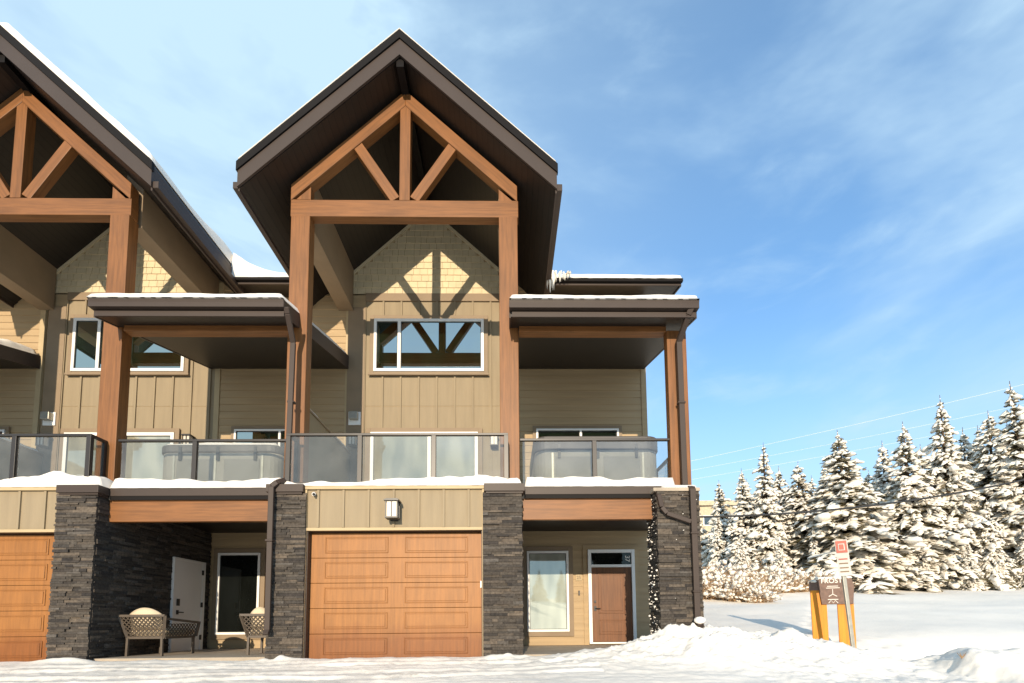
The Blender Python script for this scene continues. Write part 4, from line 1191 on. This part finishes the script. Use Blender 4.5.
# ------------------------------------------------------------------ light, sky, camera
SUN_EL = 13.5; SUN_AZ = 4.3                 # behind the camera, a touch to its left
sv = Vector((math.tan(R(SUN_AZ)), 1, -math.tan(R(SUN_EL)) / math.cos(R(SUN_AZ)))).normalized()
ld = bpy.data.lights.new('sun', 'SUN'); ld.energy = 5.0; ld.angle = R(.53); ld.color = (1.0, .84, .64)
lo = bpy.data.objects.new('sun', ld); COL.objects.link(lo); lo.rotation_euler = sv.to_track_quat('-Z', 'Y').to_euler()
w = bpy.data.worlds.new('World'); scene.world = w; w.use_nodes = True
nt = w.node_tree; nt.nodes.clear()
out = nt.nodes.new('ShaderNodeOutputWorld'); bg = nt.nodes.new('ShaderNodeBackground')
sky = nt.nodes.new('ShaderNodeTexSky'); sky.sky_type = 'NISHITA'; sky.sun_disc = False
sky.sun_elevation = R(SUN_EL); sky.sun_rotation = R(180 + SUN_AZ); sky.air_density = 1.0; sky.dust_density = .6; sky.ozone_density = 1.6; sky.altitude = 1500
tc = nt.nodes.new('ShaderNodeTexCoord')
def cloud(scale, rot, nsc, detail, lo_, hi_, off=(0, 0, 0)):
    mp = nt.nodes.new('ShaderNodeMapping'); mp.inputs['Scale'].default_value = scale; mp.inputs['Rotation'].default_value = rot; mp.inputs['Location'].default_value = off
    nt.links.new(tc.outputs['Generated'], mp.inputs[0])
    n = nt.nodes.new('ShaderNodeTexNoise'); n.inputs['Scale'].default_value = nsc; n.inputs['Detail'].default_value = detail; n.inputs['Roughness'].default_value = .55; n.inputs['Distortion'].default_value = .35
    nt.links.new(mp.outputs[0], n.inputs[0])
    m = nt.nodes.new('ShaderNodeMapRange'); m.inputs[1].default_value = lo_; m.inputs[2].default_value = hi_; m.interpolation_type = 'SMOOTHSTEP'
    nt.links.new(n.outputs[0], m.inputs[0]); return m.outputs[0]
c1 = cloud((1, 1, 2.2), (0, R(12), 0), 1.7, 6, .36, .70, (.3, .1, .25))
c2 = cloud((1, 1, 3.0), (0, R(-14), 0), 5.0, 7, .48, .85, (2.1, .4, 0))
# thin veil of cirrus that thickens to the left of the view
sep = nt.nodes.new('ShaderNodeSeparateXYZ'); nt.links.new(tc.outputs['Generated'], sep.inputs[0])
vl = nt.nodes.new('ShaderNodeMapRange'); vl.inputs[1].default_value = .45; vl.inputs[2].default_value = -.45; vl.inputs[3].default_value = .20; vl.inputs[4].default_value = .66; vl.interpolation_type = 'SMOOTHSTEP'
nt.links.new(sep.outputs[0], vl.inputs[0])
def madd(a, k, b=None):
    m = nt.nodes.new('ShaderNodeMath'); m.operation = 'MULTIPLY_ADD'; m.use_clamp = True
    nt.links.new(a, m.inputs[0]); m.inputs[1].default_value = k
    if b is None: m.inputs[2].default_value = 0
    else: nt.links.new(b, m.inputs[2])
    return m.outputs[0]
hz = nt.nodes.new('ShaderNodeMapRange'); hz.inputs[1].default_value = .55; hz.inputs[2].default_value = .02; hz.inputs[3].default_value = 0; hz.inputs[4].default_value = .72; hz.interpolation_type = 'SMOOTHSTEP'
nt.links.new(sep.outputs[2], hz.inputs[0])
f = madd(c2, .38, madd(c1, .72, madd(hz.outputs[0], 1, vl.outputs[0])))
mix = nt.nodes.new('ShaderNodeMix'); mix.data_type = 'RGBA'; mix.clamp_factor = True
hs = nt.nodes.new('ShaderNodeHueSaturation'); hs.inputs['Hue'].default_value = .500; hs.inputs['Saturation'].default_value = 1.25; hs.inputs['Value'].default_value = 2.75
nt.links.new(sky.outputs[0], hs.inputs['Color'])
nt.links.new(f, mix.inputs[0]); nt.links.new(hs.outputs[0], mix.inputs[6]); mix.inputs[7].default_value = (5.2, 7.2, 8.8, 1)
nt.links.new(mix.outputs[2], bg.inputs[0]); bg.inputs[1].default_value = .105
nt.links.new(bg.outputs[0], out.inputs[0])

cam = bpy.data.cameras.new('camera'); co = bpy.data.objects.new('camera', cam); COL.objects.link(co)
cam.sensor_width = 36; cam.lens = 480 / 1024 * 36
cam.shift_x = -(516 - 512) / 1024; cam.shift_y = (584 - 341.5) / 1024
cam.clip_start = .05; cam.clip_end = 3000
co.matrix_world = Matrix.Translation((0, 0, .655)) @ Matrix.Rotation(R(-1.0), 4, 'Z') @ Matrix.Rotation(R(90 + 4.54), 4, 'X') @ Matrix.Rotation(R(-.5), 4, 'Z')
scene.camera = co
vs_ = scene.view_settings; vs_.view_transform = 'Standard'; vs_.look = 'None'; vs_.exposure = .2; vs_.gamma = 1; vs_.use_curve_mapping = False
scene.cycles.use_denoising = True; scene.cycles.diffuse_bounces = 3
